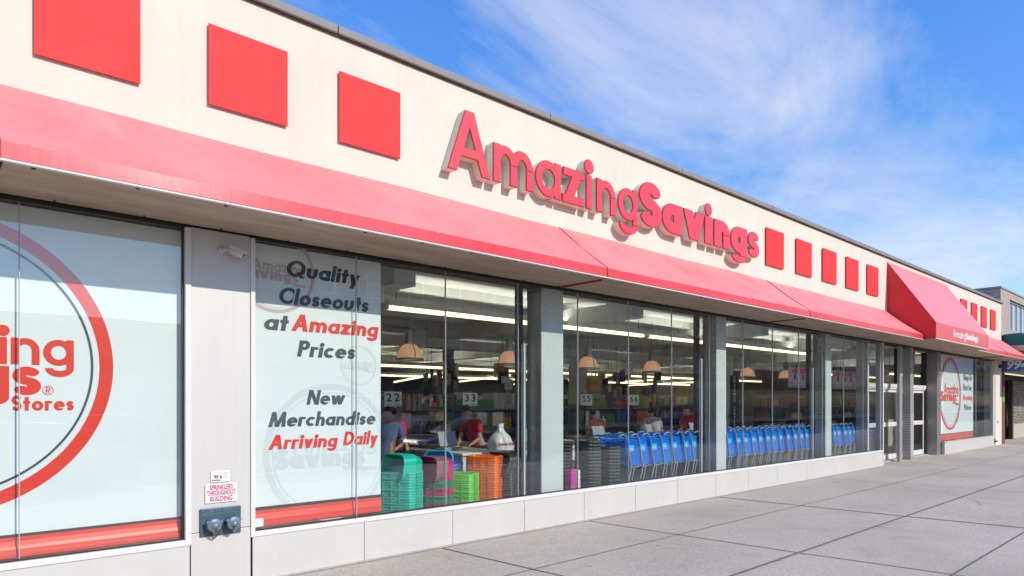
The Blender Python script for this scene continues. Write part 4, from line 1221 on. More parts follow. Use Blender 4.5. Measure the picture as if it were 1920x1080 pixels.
# ================================================================== SHOPPING CARTS
M['cartblue'] = pmat('cart_blue_plastic', (.0, .23, .85), .35, var=.08, vscale=5)
M['cartlabel'] = pmat('cart_label', (.10, .52, .95), .3)
M['chrome'] = pmat('zinc_plated_tube', (.62, .62, .60), .32, .7)
M['rubber'] = pmat('black_rubber', (.03, .03, .03), .7)
def make_cart():
    t = thing('shopping_cart', 'blue', 'cart')
    # basket: x from rear (0) to front (.78), y 0 .. .52, slatted sides
    def P(u, v, zz): return (u, v, zz)
    m = MB()
    zt, L_ = .985, .80
    def zb(u): return .565 + .05 * u
    def yo(u): return .0 + .05 * u
    for s in (0, 1):
        Yv = (lambda u: yo(u)) if s == 0 else (lambda u: .52 - yo(u))
        for k in range(13):                                     # long slats
            f = k / 12
            a0, a1 = (-.035 * f + .07 * (1 - f)), L_ + .03 * f - .06 * (1 - f)
            z0 = zb(0) + (zt - zb(0)) * f; z1 = zb(L_) + (zt - .07 - zb(L_)) * f
            w = .0115
            m.add([(a0, Yv(0) - .006, z0 - w), (a1, Yv(L_) - .006, z1 - w), (a1, Yv(L_) - .006, z1 + w), (a0, Yv(0) - .006, z0 + w),
                   (a0, Yv(0) + .006, z0 - w), (a1, Yv(L_) + .006, z1 - w), (a1, Yv(L_) + .006, z1 + w), (a0, Yv(0) + .006, z0 + w)],
                  [(0, 1, 2, 3), (7, 6, 5, 4), (0, 4, 5, 1), (3, 2, 6, 7), (0, 3, 7, 4), (1, 5, 6, 2)])
        for k in range(9):                                      # uprights
            u = .02 + k * .095
            m.add([(u + .05 - .008, Yv(u) + .003, zb(u)), (u + .05 + .008, Yv(u) + .003, zb(u)), (u + .008, Yv(u) + .003, zt - .085 * u), (u - .008, Yv(u) + .003, zt - .085 * u)], [(0, 1, 2, 3)])
    for k in range(6):                                          # rim
        pass
    m.tube([(-.035, 0, zt + .008), (L_ + .03, .05, zt - .066), (L_ + .03, .47, zt - .066), (-.035, .52, zt + .008)], .016, 8)
    for k in range(9):
        y = .06 + k * .05; m.tube([(L_ - .05, y, zb(L_)), (L_ + .03, y, zt - .07)], .007, 5)
    for k in range(6):
        z = .62 + k * .055; m.tube([(L_ - .03 + k * .01, .05, z), (L_ - .03 + k * .01, .47, z)], .007, 5)
    for k in range(10):
        y = .03 + k * .051; m.tube([(.07, y, zb(0)), (L_ - .05, y, zb(L_))], .008, 5)
    b = m.build('basket', M['cartblue'], t)
    # rear gate: grid with a solid panel
    m = MB()
    for k in range(10):
        z = .60 + k * .041; x = .06 - .095 * (z - .57) / .42; m.tube([(x, .02, z), (x, .50, z)], .0075, 5)
    for k in range(13):
        y = .02 + k * .04; m.tube([(.06, y, .58), (-.034, y, .985)], .0065, 5)
    m.rbox((-.005, .26, .90), ((0, 1, 0), Vector((-.22, 0, .975)).normalized(), Vector((.975, 0, .22)).normalized()), (.15, .055, .006))
    m.build('rear_gate', M['cartblue'], t)
    m = MB(); m.rbox((.115, -.016, .845), ((1, 0, -.03), (0, 1, 0), (0, 0, 1)), (.062, .004, .05)); m.build('label', M['cartlabel'], t, bevel=.003)
    m = MB(); m.box(.085, .145, -.0215, -.0205, .838, .85); m.build('label_print', M['white'], t)
    m = MB()
    for y in (-.018, .538):
        m.tube([(-.20, y + .0, 1.045), (-.10, y, 1.075), (-.035, y, 1.06), (.005, y, 1.0), (.10, y, .60), (.115, y, .535), (.09, y, .47), (.0, y, .20), (.03, y, .17), (.86, y + (.06 if y < 0 else -.06), .21), (.88, y + (.06 if y < 0 else -.06), .17)], .0115, 8)
        m.tube([(.115, y, .535), (.50, y + (.03 if y < 0 else -.03), .56)], .009, 6)
        m.tube([(.19, y, .54), (.09, y, .2)], .009, 6)
    m.tube([(.0, -.018, .20), (.0, .538, .20)], .009, 6)
    m.build('frame', M['chrome'], t)
    m = MB(); m.tube([(-.20, -.02, 1.045), (-.20, .54, 1.045)], .017, 10); m.build('handle', M['cartblue'], t)
    m = MB(); m.tube([(-.0, .02, 1.0), (.10, .03, .94), (.22, .10, .955), (.22, .42, .955), (.10, .49, .94), (.0, .50, 1.0)], .006, 5)
    for k in range(7): m.tube([(.02, .06 + .065 * k, .965), (.22, .10 + .052 * k, .955)], .004, 4)
    m.build('child_seat', M['chrome'], t)
    for (x, y) in ((.03, -.018), (.03, .538), (.86, .045), (.86, .475)):
        m = MB(); m.lathe([(.02, -.016), (.055, -.014), (.06, 0), (.055, .014), (.02, .016)], 14, c=(x, y, .063), axis='y'); w = m.build('wheel', M['rubber'], t)
        m = MB(); m.box(x - .012, x + .012, y - .024, y + .024, .10, .17); m.build('caster_fork', M['chrome'], w)
    return t
cart0 = make_cart()
NC = 31
for i in range(NC):
    c = cart0 if i == 0 else copy_tree(cart0)
    x = 8.46 + i * .300 + random.uniform(-.018, .018)
    c.location = (x, .42 + random.uniform(-.015, .015), FLZ); c.rotation_euler = (0, 0, random.uniform(-.03, .03))
    c['label'] = ('blue plastic shopping cart with its grid gate showing, rearmost of the nested row' if i == 0 else
                  'blue plastic shopping cart nested in the row, %s counting from the baskets' % ORD[i])
    c['group'] = 'nested shopping carts'
TAIL = 18.0

# ================================================================== INSIDE: LIGHTS, LAMPS, COUNTERS
M['tube'] = pmat('fluorescent_tube', (.9, .88, .78), .5, emit=(1.0, .87, .52), estr=2.1)
M['uplight'] = pmat('uplight_tube', (.9, .88, .8), .5, emit=(1.0, .95, .84), estr=14.0)
M['tubebody'] = pmat('fixture_enamel', (.62, .61, .57), .5)
def strip_light(p, q, label, w=.042, hang=True, group='fluorescent strip lights'):
    p, q = Vector(p), Vector(q); d = q - p; ln = d.length; a = math.atan2(d.y, d.x)
    t = thing('strip_light', label, 'light', p, a, group)
    m = MB(); m.box(0, ln, -w - .004, w + .004, .0705, .080); m.box(0, ln, -w - .009, -w - .0045, .072, .150); m.box(0, ln, w + .0045, w + .009, .072, .150)
    m.box(-.004, -.0005, -w - .009, w + .009, .01, .150); m.box(ln + .0005, ln + .004, -w - .009, w + .009, .01, .150)
    m.build('housing', M['tubebody'], t)
    m = MB(); m.tube([(.03, 0, .112), (ln - .03, 0, .112)], .022, 8); m.build('uplight_tube', M['uplight'], t)  # strong tube set out of view in the trough to light the ceiling
    m = MB(); k = max(1, round(ln / 2.45)); s = ln / k
    for i in range(k): m.box(i * s + .02, (i + 1) * s - .02, -w * .9, w * .9, .012, .070)
    m.build('diffuser', M['tube'], t)
    if hang:
        m = MB()
        for i in range(k + 1):
            x = min(max(.15, i * s), ln - .15); m.tube([(x, 0, .10), (x, 0, 3.31 - p.z)], .006, 5)
        m.build('hanger', M['frame_dk'], t)
    return t
strip_light((5.02, 2.0, 2.975), (11.0, 2.0, 2.975), 'long fluorescent strip hanging behind the tub window')
strip_light((11.15, 2.0, 2.975), (18.4, 2.0, 2.975), 'long fluorescent strip hanging above the carts')
strip_light((7.6, 8.0, 2.535), (17.3, 8.0, 2.535), 'long fluorescent strip further inside, level with the pendants')
strip_light((18.3, 8.0, 2.535), (27.5, 8.0, 2.535), 'farthest long fluorescent strip at the back right')
strip_light((9.5, 13.2, 2.535), (30, 13.2, 2.535), 'third long fluorescent strip counting from the window, over the aisles', w=.035)
strip_light((-6.0, 3.0, 2.975), (4.2, 3.0, 2.975), 'added unseen fluorescent strip behind the two left banners')  # unseen row added to brighten the shop interior
strip_light((-6.0, 8.0, 2.535), (6.9, 8.0, 2.535), 'added unseen fluorescent strip further in behind the left banners')  # second unseen row, also added for interior brightness
k = 0
for (x, y, l_) in ((8.7, 8.8, 8.5), (12.0, 9.9, 11), (15.2, 10.6, 10), (18.6, 9.2, 11), (22.2, 9.0, 10), (26, 9.2, 8)):
    strip_light((x, y, 2.56), (x + .40 * l_, y + .915 * l_, 2.56), 'slanting aisle strip light, %s from the left' % ORD[k]); k += 1
strip_light((20.8, 3.75, 2.62), (29.6, 3.75, 2.62), 'added fluorescent strip brightening the golden bottle shelf')  # strip added to brighten the golden bottles
strip_light((24.4, 1.9, 2.6), (27.6, 1.9, 2.6), 'short fluorescent strip behind the entrance doors')

M['copper'] = pmat('amber_prismatic_shade', (.62, .33, .20), .22, var=.15, vscale=3, stretch=(1, 1, .2), emit=(1.0, .50, .27), estr=.40)
M['galv'] = pmat('galvanised_housing', (.36, .36, .35), .4, .6)
M['bulb'] = pmat('lamp_glow', (.9, .7, .5), .4, emit=(1.0, .72, .45), estr=6)
def make_pendant():
    t = thing('pendant_lamp', 'lamp', 'lamp')
    m = MB()
    prof = [(.215, .0), (.205, .03), (.195, .09), (.175, .16), (.135, .215), (.085, .25)]
    m.lathe(prof, 28, cap=False); m.lathe([(r - .006, h) for r, h in prof], 28, cap=False); m.build('shade', M['copper'], t)
    m = MB(); m.lathe([(.235, -.022), (.24, -.008), (.225, .012), (.205, .016), (.205, -.02), (.235, -.022)], 28, cap=False); m.build('rim', M['galv'], t)
    m = MB(); m.lathe([(.088, .245), (.092, .27), (.075, .30), (.072, .47), (.05, .49), (.012, .50), (.0, .50)], 18)
    for q in range(3):
        a = 2.09 * q + .4; m.tube([(.225 * math.cos(a), .225 * math.sin(a), 0), (.205 * math.cos(a), .205 * math.sin(a), .10), (.15 * math.cos(a), .15 * math.sin(a), .215), (.09 * math.cos(a), .09 * math.sin(a), .26)], .008, 5)
    m.build('housing', M['galv'], t)
    m = MB(); m.lathe([(0, .07), (.04, .09), (.055, .13), (.04, .18), (.02, .22)], 12); m.build('bulb', M['bulb'], t)
    m = MB(); m.tube([(0, 0, .50), (0, 0, .925)], .009, 6); m.build('rod', M['galv'], t)
    return t
p0 = make_pendant()
for i, x in enumerate((6.19, 8.44, 10.69, 12.95, 15.15, 17.42, 19.72)):
    o = p0 if i == 0 else copy_tree(p0)
    o.location = (x, 3.2, 2.39); o['group'] = 'amber pendant lamps'
    o['label'] = 'amber glass pendant lamp hanging in the shop, %s from the left' % ORD[i]

M['counter'] = pmat('checkout_laminate', (.74, .73, .69), .45, var=.1, vscale=3)
M['belt'] = pmat('conveyor_belt', (.035, .035, .035), .6)
M['terminal'] = pmat('terminal_grey', (.28, .30, .31), .4)
M['numboard'] = pmat('lane_number_board', (.62, .64, .62), .5, emit=(.9, .95, .9), estr=.04)
def lane(x, num, label):
    t = thing('checkout_counter', label, 'counter', (x, 0, FLZ), 0, 'checkout counters')
    m = MB(); m.box(-.42, .42, 1.05, 3.6, 0, .84); m.build('base', M['counter'], t, bevel=.01)
    m = MB(); m.box(-.45, .45, 1.02, 3.63, .841, .88); m.build('top', M['counter'], t, bevel=.008)
    m = MB(); m.box(-.24, .24, 1.9, 3.4, .8805, .895); m.build('belt', M['belt'], t)
    m = MB(); m.box(-.36, -.10, 1.56, 1.80, .88, .93); m.rbox((-.23, 1.66, 1.05), ((1, 0, 0), (0, .3, .95), (0, .95, -.3)), (.16, .11, .012)); m.box(-.25, -.21, 1.66, 1.70, .93, 1.0)
    m.build('register', M['terminal'], t, bevel=.006)
    s = thing('lane_number_sign', 'white lane sign with two boards reading %s, on a post' % num, 'sign', (x - .1, 3.4, FLZ), 0, 'lane number signs')
    m = MB(); m.box(-.018, .018, -.018, .018, .80, 1.74); m.build('post', M['frame_dk'], s)
    for k, (cx, a) in enumerate(((-.078, R(6)), (.078, R(-6)))):
        b = MB(); b.box(-.075, .075, -.012, .012, 0, .24); o = b.build('number_board', M['numboard'], s, bevel=.003)
        o.location = (cx, -.05, 1.52); o.rotation_euler = (0, 0, a - R(28))
        me = plain_text('lettering', num, .19, M['ink'], .003, bold=.003); n_ = bpy.data.objects.new('lettering', me); link(n_, o); n_.location = (0, -.0145, .140)
        b = MB(); b.box(-.045, .045, -.0145, -.0125, .022, .032); b.build('underline', M['signred'], o)
for x, num in ((6.06, '2'), (7.70, '3'), (9.45, '4'), (10.9, '5'), (12.55, '6')):
    lane(x, num, 'pale checkout counter with dark belt at lane %s' % num)

# merchandise on gondola shelves
GOODS = [pmat('goods_%d' % i, srgb(c), .5, var=.25, vscale=14) for i, c in enumerate(('#b04050', '#d8b050', '#4a5c9a', '#d0cfc4', '#5c9468', '#d4733a', '#ece0c4', '#6e4070', '#e8a0a8', '#3a4450', '#e0dcd6', '#7aa0bc', '#a8a8a0', '#1e1e22', '#88b040'))]
GOLD = [pmat('gold_goods_%d' % i, srgb(c), .3, var=.3, vscale=14) for i, c in enumerate(('#d0a030', '#9a8430', '#4c7040', '#e0ac3c', '#a86824', '#7a682c', '#d8c890'))]
def fill_shelf(m, rng, ln, z, zz, s, dep, ncol):
    u = .03
    while u < ln - .2:
        run = min(rng.uniform(.35, 1.1), ln - u - .03); m.m = rng.randrange(ncol); kind = rng.random() ** .8; H_ = zz - z
        a0 = s * .06; b0 = s * (dep - .05 - rng.uniform(0, .06))
        w = rng.uniform(.08, .15) if kind < .45 else rng.uniform(.18, .42); hh = rng.uniform(.5, .93) * H_
        v = u
        while v + w <= u + run:
            if rng.random() < .1: m.m = rng.randrange(ncol)
            if kind < .45:        # bottles or jars
                r = w * .44; m.lathe([(r, z + .002), (r, z + hh * .68), (r * .35, z + hh * .85), (r * .35, z + hh)], 7, c=(v + w / 2, b0 - s * r, 0))
                m.lathe([(r, z + .002), (r, z + hh * .68), (r * .35, z + hh * .85), (r * .35, z + hh)], 7, c=(v + w / 2, b0 - s * r * 3.3, 0))
            elif kind < .8:       # stacked packs
                n = rng.choice((1, 2, 3))
                for q in range(n): 
                    if rng.random() < .9: m.box(v, v + w - .012, min(a0, b0), max(a0, b0), z + .002 + hh / n * q, z + hh / n * (q + 1) - .006)
            else:                 # hanging packs
                m.box(v, v + w * .7, min(b0, b0 - s * .05), max(b0, b0 - s * .05), zz - hh, zz - .03)
            v += w
        u += run + rng.uniform(-.02, .03)
M['shelfmetal'] = pmat('shelf_enamel', (.30, .28, .25), .5, var=.1, vscale=4)
def gondola(x, y, rz, ln, label, h=1.85, mat='goods', double=True, seed=0, dep=.42):
    rng = random.Random(seed)
    t = thing('gondola_shelf', label, 'shelf', (x, y, FLZ), rz, 'shelving units inside the shop')
    m = MB(); m.box(0, ln, -.02, .02, 0, h); m.box(0, ln, -dep, dep if double else .02, 0, .12)
    for z in [q for q in (.55, .98, 1.42) if q < h]: m.box(0, ln, -dep + .02, (dep - .02) if double else .02, z, z + .025)
    m.build('frame', M['shelfmetal'], t)
    m = MB()
    for z, zz in ((.12, .55), (.575, .98), (1.005, 1.42), (1.445, 1.445 + .40)):
        if z > h: continue
        for s in ((-1, 1) if double else (-1,)): fill_shelf(m, rng, ln, z, zz, s, dep, 15 if mat == 'goods' else 7)
    o = m.build('merchandise', GOODS if mat == 'goods' else GOLD, t, fix=False); o['kind'] = 'stuff'
    return t
k = 0
for i, x in enumerate((3.4, 6.2, 9.0, 11.8, 14.6, 17.4, 20.2, 23.0, 25.8)):
    gondola(x, 8.2 + .3 * (i % 2), R(66), 9.5, 'shelf aisle crammed with mixed goods, %s from the left' % ORD[i], seed=i, h=1.9)
for i, (x, l_) in enumerate(((4.6, 3.4), (8.5, 3.2), (12.2, 3.6))):
    gondola(x, 5.0 + .1 * i, R(4), l_, 'front-facing rack of mixed goods behind the checkouts, %s from the left' % ORD[i], h=1.55, double=False, seed=60 + i, dep=.5)
for i, x in enumerate((5.25, 6.9, 8.6, 10.2, 11.75)):
    gondola(x - .45, 4.15, R(3), .95, 'small rack of sweets and magazines at the end of a checkout, %s from the left' % ORD[i], h=1.35, double=False, seed=90 + i, dep=.34)
rng = random.Random(77)
for i in range(16):
    x, y, z = 6.4 + i * .72, rng.uniform(4.6, 6.6), rng.uniform(1.95, 2.45)
    t = thing('hanging_goods', 'bunch of bright goods hanging from the shop ceiling, %s from the left' % ORD[i], 'goods', (x, y, z), rng.uniform(0, 3), 'goods hanging from the ceiling')
    m = MB()
    for k in range(7):
        m.m = rng.randrange(15); a, b, c_ = rng.uniform(-.2, .2), rng.uniform(-.2, .2), rng.uniform(-.45, .1); w = rng.uniform(.05, .13)
        m.rbox((a, b, c_), (Vector((1, rng.uniform(-.5, .5), 0)).normalized(), (0, 0, 1), (0, 1, 0)), (w, rng.uniform(.06, .16), .03))
    m.build('packs', GOODS, t, fix=False)['kind'] = 'stuff'
    m = MB(); m.tube([(0, 0, 0), (0, 0, 3.31 - z)], .004, 4); m.box(-.2, .2, -.01, .01, .0, .012); m.build('hanger', M['frame_dk'], t)
gondola(20.6, 4.75, 0, 9.4, 'wall shelf of golden and green bottles behind the carts', h=1.85, mat='golden', double=False, seed=31, dep=.5)
gondola(27.4, 1.35, R(0), 2.4, 'dark shelf of goods behind the last window', h=2.6, double=False, seed=37)
gondola(XL + .6, 25.6, 0, 38, 'long back-wall shelf of goods', h=2.3, double=False, seed=40)

# hanging department signs
M['signdk'] = pmat('dark_blue_sign', (.02, .025, .06), .6)
M['signgr'] = pmat('grey_lettered_sign', (.22, .23, .24), .6)
def vertical_sign(x, y, zt, txt, mat, tmat, label, s=.15):
    t = thing('hanging_sign', label, 'sign', (x, y, zt), R(-42))
    n = len(txt); h = (n + .4) * s * 1.12
    m = MB(); m.box(-.13, .13, -.012, .012, -h, 0); m.build('board', M[mat], t)
    for i, c in enumerate(txt):
        if c == ' ': continue
        me = plain_text('lettering', c, s * 1.25, M[tmat], .003, bold=.002); o = bpy.data.objects.new('lettering', me); link(o, t); o.location = (0, -.0145, -(i + .7) * s * 1.12)
    m = MB(); m.tube([(0, 0, 0), (0, 0, 3.31 - zt)], .006, 5); m.build('hanger', M['frame_dk'], t)
vertical_sign(9.3, 6.3, 3.05, 'PHARMACY', 'signgr', 'ink', 'grey upright hanging sign reading PHARMACY behind the lamps', .165)
vertical_sign(17.6, 3.7, 2.45, 'CUSTOMER SERVICE', 'signdk', 'bghost', 'dark blue upright sign reading CUSTOMER SERVICE over the carts', .085)
M['poster'] = pmat('pink_poster', (.78, .52, .53), .6)
for i, x in enumerate((16.55, 17.0, 17.45, 17.9, 19.2, 19.65, 20.1, 20.55)):
    t = thing('hanging_poster', 'pale pink price poster with red head, %s of the row above the carts' % ORD[i], 'poster', (x, 1.5, 2.05), R(-10), 'pink posters')
    m = MB(); m.box(-.18, .18, -.003, .003, 0, .50); m.build('sheet', M['poster'], t)
    m = MB(); m.box(-.03, .17, -.0055, -.0035, .36, .48); m.build('red_head', M['bred'], t)
    m = MB(); m.box(.05, .12, -.0055, -.0035, .20, .34); m.box(-.12, -.04, -.0055, -.0035, .10, .12); m.box(-.15, .15, -.0055, -.0035, .04, .05); m.build('print', M['ink'], t)
    m = MB(); m.tube([(0, 0, .5), (0, 0, 1.26)], .003, 4); m.build('hanger', M['frame_dk'], t)
t = thing('gold_duffel', 'golden brown zipped bag hanging above lane 5', 'bag', (10.0, 2.45, 1.86))
m = MB(); m.loft([rr(.26, .16, .06, 0), rr(.30, .2, .07, .05), rr(.30, .2, .07, .24), rr(.26, .17, .06, .30), rr(.2, .1, .05, .32)]); m.build('body', pmat('gold_cloth', (.36, .17, .02), .5, var=.2, vscale=9), t)
m = MB(); m.tube([(-.06, 0, .31), (-.05, 0, .40), (.05, 0, .40), (.06, 0, .31)], .012, 6); m.tube([(0, 0, .40), (0, 0, 1.45)], .004, 4); m.build('strap', M['frame_dk'], t)
t = thing('bagging_table', 'small white bagging table behind the orange and black stacks', 'table', (6.78, 1.36, FLZ))
m = MB(); m.box(-.44, .44, -.26, .26, .80, .84); m.build('top', M['counter'], t, bevel=.006)
m = MB(); m.box(-.42, .42, -.245, -.225, .52, .799); m.build('front_panel', M['counter'], t)
for x in (-.40, .40):
    for y in (-.22, .22):
        m = MB(); m.box(x - .02, x + .02, y - .02, y + .02, 0, .799); m.build('leg', M['steel'], t)
# white carrier bag on the table
t = thing('carrier_bag', 'full white plastic carrier bag with red print on a small white table', 'bag', (6.62, 1.38, FLZ + .842))
rng = random.Random(5); rings = []
for z, w, d in ((0, .34, .26), (.06, .40, .30), (.16, .38, .28), (.24, .28, .2), (.30, .14, .10), (.36, .09, .06), (.42, .13, .05)):
    rings.append([(p[0] * (1 + rng.uniform(-.07, .07)), p[1] * (1 + rng.uniform(-.07, .07)), z + rng.uniform(-.008, .008) * (z > 0)) for p in rr(w, d, min(w, d) * .42, z)])
m = MB(); m.loft(rings); m.build('body', pmat('thin_white_plastic', (.66, .66, .64), .35), t)
me = plain_text('lettering', 'THANK YOU', .055, M['signred'], .004, bold=.001); o = bpy.data.objects.new('lettering', me); link(o, t); o.location = (-.02, -.158, .115); o.rotation_euler = (R(2), 0, 0)

# ================================================================== PEOPLE INSIDE
SKIN = pmat('skin', (.42, .24, .16), .5); SKIN2 = pmat('skin_brown', (.22, .115, .07), .5)
HAIR = pmat('black_hair', (.012, .010, .009), .45); HAIRG = pmat('grey_hair', (.16, .16, .165), .5)
CL = dict(red=pmat('red_cloth', (.42, .012, .03), .8), dark=pmat('dark_cloth', (.03, .03, .04), .85), orange=pmat('orange_cloth', (.62, .13, .03), .8),
          blue=pmat('denim_blue_cloth', (.06, .10, .22), .85), stripe=pmat('grey_striped_cloth', (.30, .30, .31), .85), trousers=pmat('dark_trousers', (.025, .026, .032), .85))
def skinned(name, verts, edges, mat, parent, levels=2):
    me = bpy.data.meshes.new(name); me.from_pydata([v[0] for v in verts], edges, [])
    o = bpy.data.objects.new(name, me); COL.objects.link(o)
    sk = o.modifiers.new('skin', 'SKIN'); sk.use_smooth_shade = True
    if not me.skin_vertices: me.skin_vertices.new()
    for d, v in zip(me.skin_vertices[0].data, verts):
        r = v[1]; d.radius = r if isinstance(r, tuple) else (r, r)
        d.use_root = False
    me.skin_vertices[0].data[0].use_root = True
    ss = o.modifiers.new('sub', 'SUBSURF'); ss.levels = levels; ss.render_levels = levels
    dg = bpy.context.evaluated_depsgraph_get(); dg.update()
    m2 = bpy.data.meshes.new_from_object(o.evaluated_get(dg), depsgraph=dg)
    bpy.data.objects.remove(o)
    m2.materials.clear(); m2.materials.append(mat)
    for p in m2.polygons: p.use_smooth = True
    q = bpy.data.objects.new(name, m2); link(q, parent); return q
def person(label, x, y, rz, shirt, hair=HAIR, skin=SKIN, lean=18, head_dn=20, sc=.93, arms=((.36, .16, .98), (.36, -.16, .98)), cap=False, bun=True):
    t = thing('person', label, 'person', (x, y, FLZ), rz); t.scale = (sc, sc, sc)
    piv = Vector((0, 0, .94)); Ml = Matrix.Rotation(R(lean), 4, 'Y')
    def T(p): return tuple(piv + Ml @ (Vector(p) - piv))
    nk = Vector(T((.01, 0, 1.47))); Mh = Matrix.Rotation(R(lean + head_dn), 4, 'Y')
    def H(p): return tuple(nk + Mh @ (Vector(p) - Vector((.01, 0, 1.47))))
    V = []; E_ = []
    def a(p, r, j=None):
        V.append((p, r)); k = len(V) - 1
        if j is not None: E_.append((j, k))
        return k
    pel = a((0, 0, .94), (.13, .10)); sp = a(T((0, 0, 1.12)), (.125, .095), pel); ch = a(T((.0, 0, 1.33)), (.15, .11), sp)
    ne = a(T((.01, 0, 1.47)), .052, ch); h1 = a(H((.03, 0, 1.55)), (.068, .062), ne); h2 = a(H((.035, 0, 1.63)), (.078, .088), h1); h3 = a(H((.03, 0, 1.71)), (.060, .068), h2)
    a(H((.125, 0, 1.60)), .012, h2)
    for s in (-1, 1): a(H((.02, s * .082, 1.615)), .014, h2)
    for s, tg in zip((1, -1), arms):
        sh = a(T((0, s * .17, 1.40)), .055, ch)
        S0 = Vector(T((0, s * .19, 1.38))); Wr = Vector(T(tg)) if False else Vector(tg)
        mid = (S0 + Wr) / 2 + Vector((-.05, s * .05, -.09))
        el = a(tuple(mid), .040, sh); wr = a(tuple(Wr), .027, el)
        d = (Wr - mid).normalized(); pm = Wr + d * .05; pk = a(tuple(pm), (.034, .022), wr)
        sd = Vector((-d.y, d.x, 0)).normalized() if abs(d.z) < .95 else Vector((0, 1, 0))
        for q, ln in ((-.03, .075), (-.01, .088), (.01, .082), (.03, .064)):
            f1 = a(tuple(pm + sd * q + d * ln * .55), .0088, pk); a(tuple(pm + sd * q * 1.05 + d * ln + Vector((0, 0, -.022))), .0075, f1)
        th = a(tuple(Wr + d * .02 - sd * s * .045), .010, wr); a(tuple(Wr + d * .055 - sd * s * .058), .0085, th)
    for s in (1, -1):
        hp = a((0, s * .09, .88), (.092, .09), pel); kn = a((.02, s * .10, .49), .060, hp); an = a((-.01, s * .10, .09), .042, kn); a((.15, s * .115, .035), (.04, .03), an)
    skinned('body', V, E_, skin, t)
    # clothes follow the same bones
    V = []; E_ = []
    p0_ = a((0, 0, .80), (.135, .11)); pel = a((0, 0, .92), (.146, .118), p0_); sp = a(T((0, 0, 1.12)), (.14, .112), pel); ch = a(T((0, 0, 1.33)), (.162, .125), sp); a(T((.005, 0, 1.435)), .075, ch)
    for s, tg in zip((1, -1), arms):
        sh = a(T((0, s * .17, 1.40)), .068, ch); S0 = Vector(T((0, s * .19, 1.38))); mid = (S0 + Vector(tg)) / 2 + Vector((-.05, s * .05, -.09)); a(tuple(S0.lerp(mid, .75)), .058, sh)
    skinned('shirt', V, E_, shirt, t)
    V = []; E_ = []
    pel = a((0, 0, .92), (.135, .108))
    for s in (1, -1):
        hp = a((0, s * .09, .86), (.10, .098), pel); kn = a((.02, s * .10, .49), .072, hp); a((-.01, s * .10, .11), .060, kn)
    skinned('trousers', V, E_, CL['trousers'], t)
    V = []; E_ = []
    h0 = a(H((-.02, 0, 1.66)), (.088, .085)); a(H((.02, 0, 1.715)), (.075, .07), h0); b = a(H((-.05, 0, 1.58)), (.07, .055), h0)
    if bun: a(H((-.12, 0, 1.66)), .036, h0)
    skinned('hair', V, E_, hair, t, 1)
    m = MB()
    for s in (-1, 1): m.lathe([(0, -.011), (.009, -.006), (.011, 0), (.009, .006), (0, .011)], 8, c=H((.112, s * .032, 1.635)))
    m.build('eyes', M['ink'], t); m = MB(); m.rbox(H((.108, 0, 1.555)), ((1, 0, 0), (0, 1, 0), (0, 0, 1)), (.004, .024, .005)); m.build('mouth', M['signred'], t)
    if cap:
        m = MB(); c = Vector(H((.02, 0, 1.68)))
        m.lathe([(.098, -.01), (.098, .02), (.085, .06), (.05, .085), (0, .092)], 16, c=tuple(c)); m.rbox(c + Vector((.12, 0, -.01)), ((1, 0, -.2), (0, 1, 0), (.2, 0, 1)), (.055, .07, .006)); m.build('cap', CL['dark'], t)
    return t
person('person in a red work shirt with dark hair bending over lane 2', 5.42, 2.25, R(200), CL['red'], lean=26)
person('person in a dark top with grey hair waiting behind lane 2', 6.05, 3.9, R(-70), CL['dark'], hair=HAIRG, lean=8, sc=.86, bun=False)
person('person with a black cap and red shirt working at lane 3', 7.02, 2.4, R(190), CL['red'], cap=True, lean=24)
person('person in blue denim at the banner edge reaching to the counter', 5.02, 2.05, R(30), CL['blue'], skin=SKIN2, lean=20, sc=.9)
person('person in an orange top seen from behind near lane 5', 10.25, 2.45, R(75), CL['orange'], lean=28, sc=.88)
person('person in a grey striped top bending beside lane 6', 11.75, 2.2, R(60), CL['stripe'], lean=30, sc=.9)
person('person in a bright red top packing a bag near the column', 13.4, 2.35, R(185), CL['red'], lean=26, head_dn=28)

# ================================================================== THE SHOP NEXT DOOR
nb = thing('neighbour_shop', 'brick shop with roll-down shutter just past the cream pier', 'shop', (31, 0, 0))
def nparts(nm, mb, mat, parent=None, **k):
    o = mb.build(nm, mat, parent or nb, **k)
    if parent is None or parent is nb: o.location = (-31, 0, 0)
    return o
M['brick'] = brick_mat('pale_brown_brick', srgb('#b39c8d'), srgb('#9d8676'), srgb('#d8ccc0'))
M['brick_dk'] = brick_mat('red_brown_brick', srgb('#7a4030'), srgb('#6a382a'), srgb('#8d7a68'))
w = MB(); w.box(30.56, 32.02, .03, 8, 4.32, 6.0); w.box(32.02, 46, .03, 8, 5.72, 6.0); w.box(36.2, 38.2, .03, 8, 4.52, 5.72); w.box(32.02, 46, .03, 8, 4.32, 4.52); w.box(42.0, 46, .03, 8, 4.52, 5.72); w.box(32.02, 46, .5, 8, 4.52, 5.72)
nparts('brick_wall', w, M['brick'])
w = MB(); w.box(30.53, 46.05, .0, 8.1, 6.001, 6.07); nparts('parapet_cap', w, M['kerb'])
M['pane'] = pmat('window_pane_bluish', (.50, .58, .62), .08, spec=.8)
M['alum'] = pmat('aluminium', (.55, .55, .55), .4, .5)
for x0, x1 in ((32.02, 36.2), (38.2, 42.0)):
    w = MB(); n = 5
    for i in range(n + 1): xx = x0 + (x1 - x0) * i / n; w.box(xx - .03, xx + .03, .10, .2, 4.52, 5.72)
    w.box(x0, x1, .105, .195, 4.521, 4.58); w.box(x0, x1, .105, .195, 5.66, 5.719)
    o = nparts('window', w, M['alum'])
    w = MB(); w.box(x0, x1, .16, .17, 4.58, 5.66); nparts('pane', w, M['pane'], o)
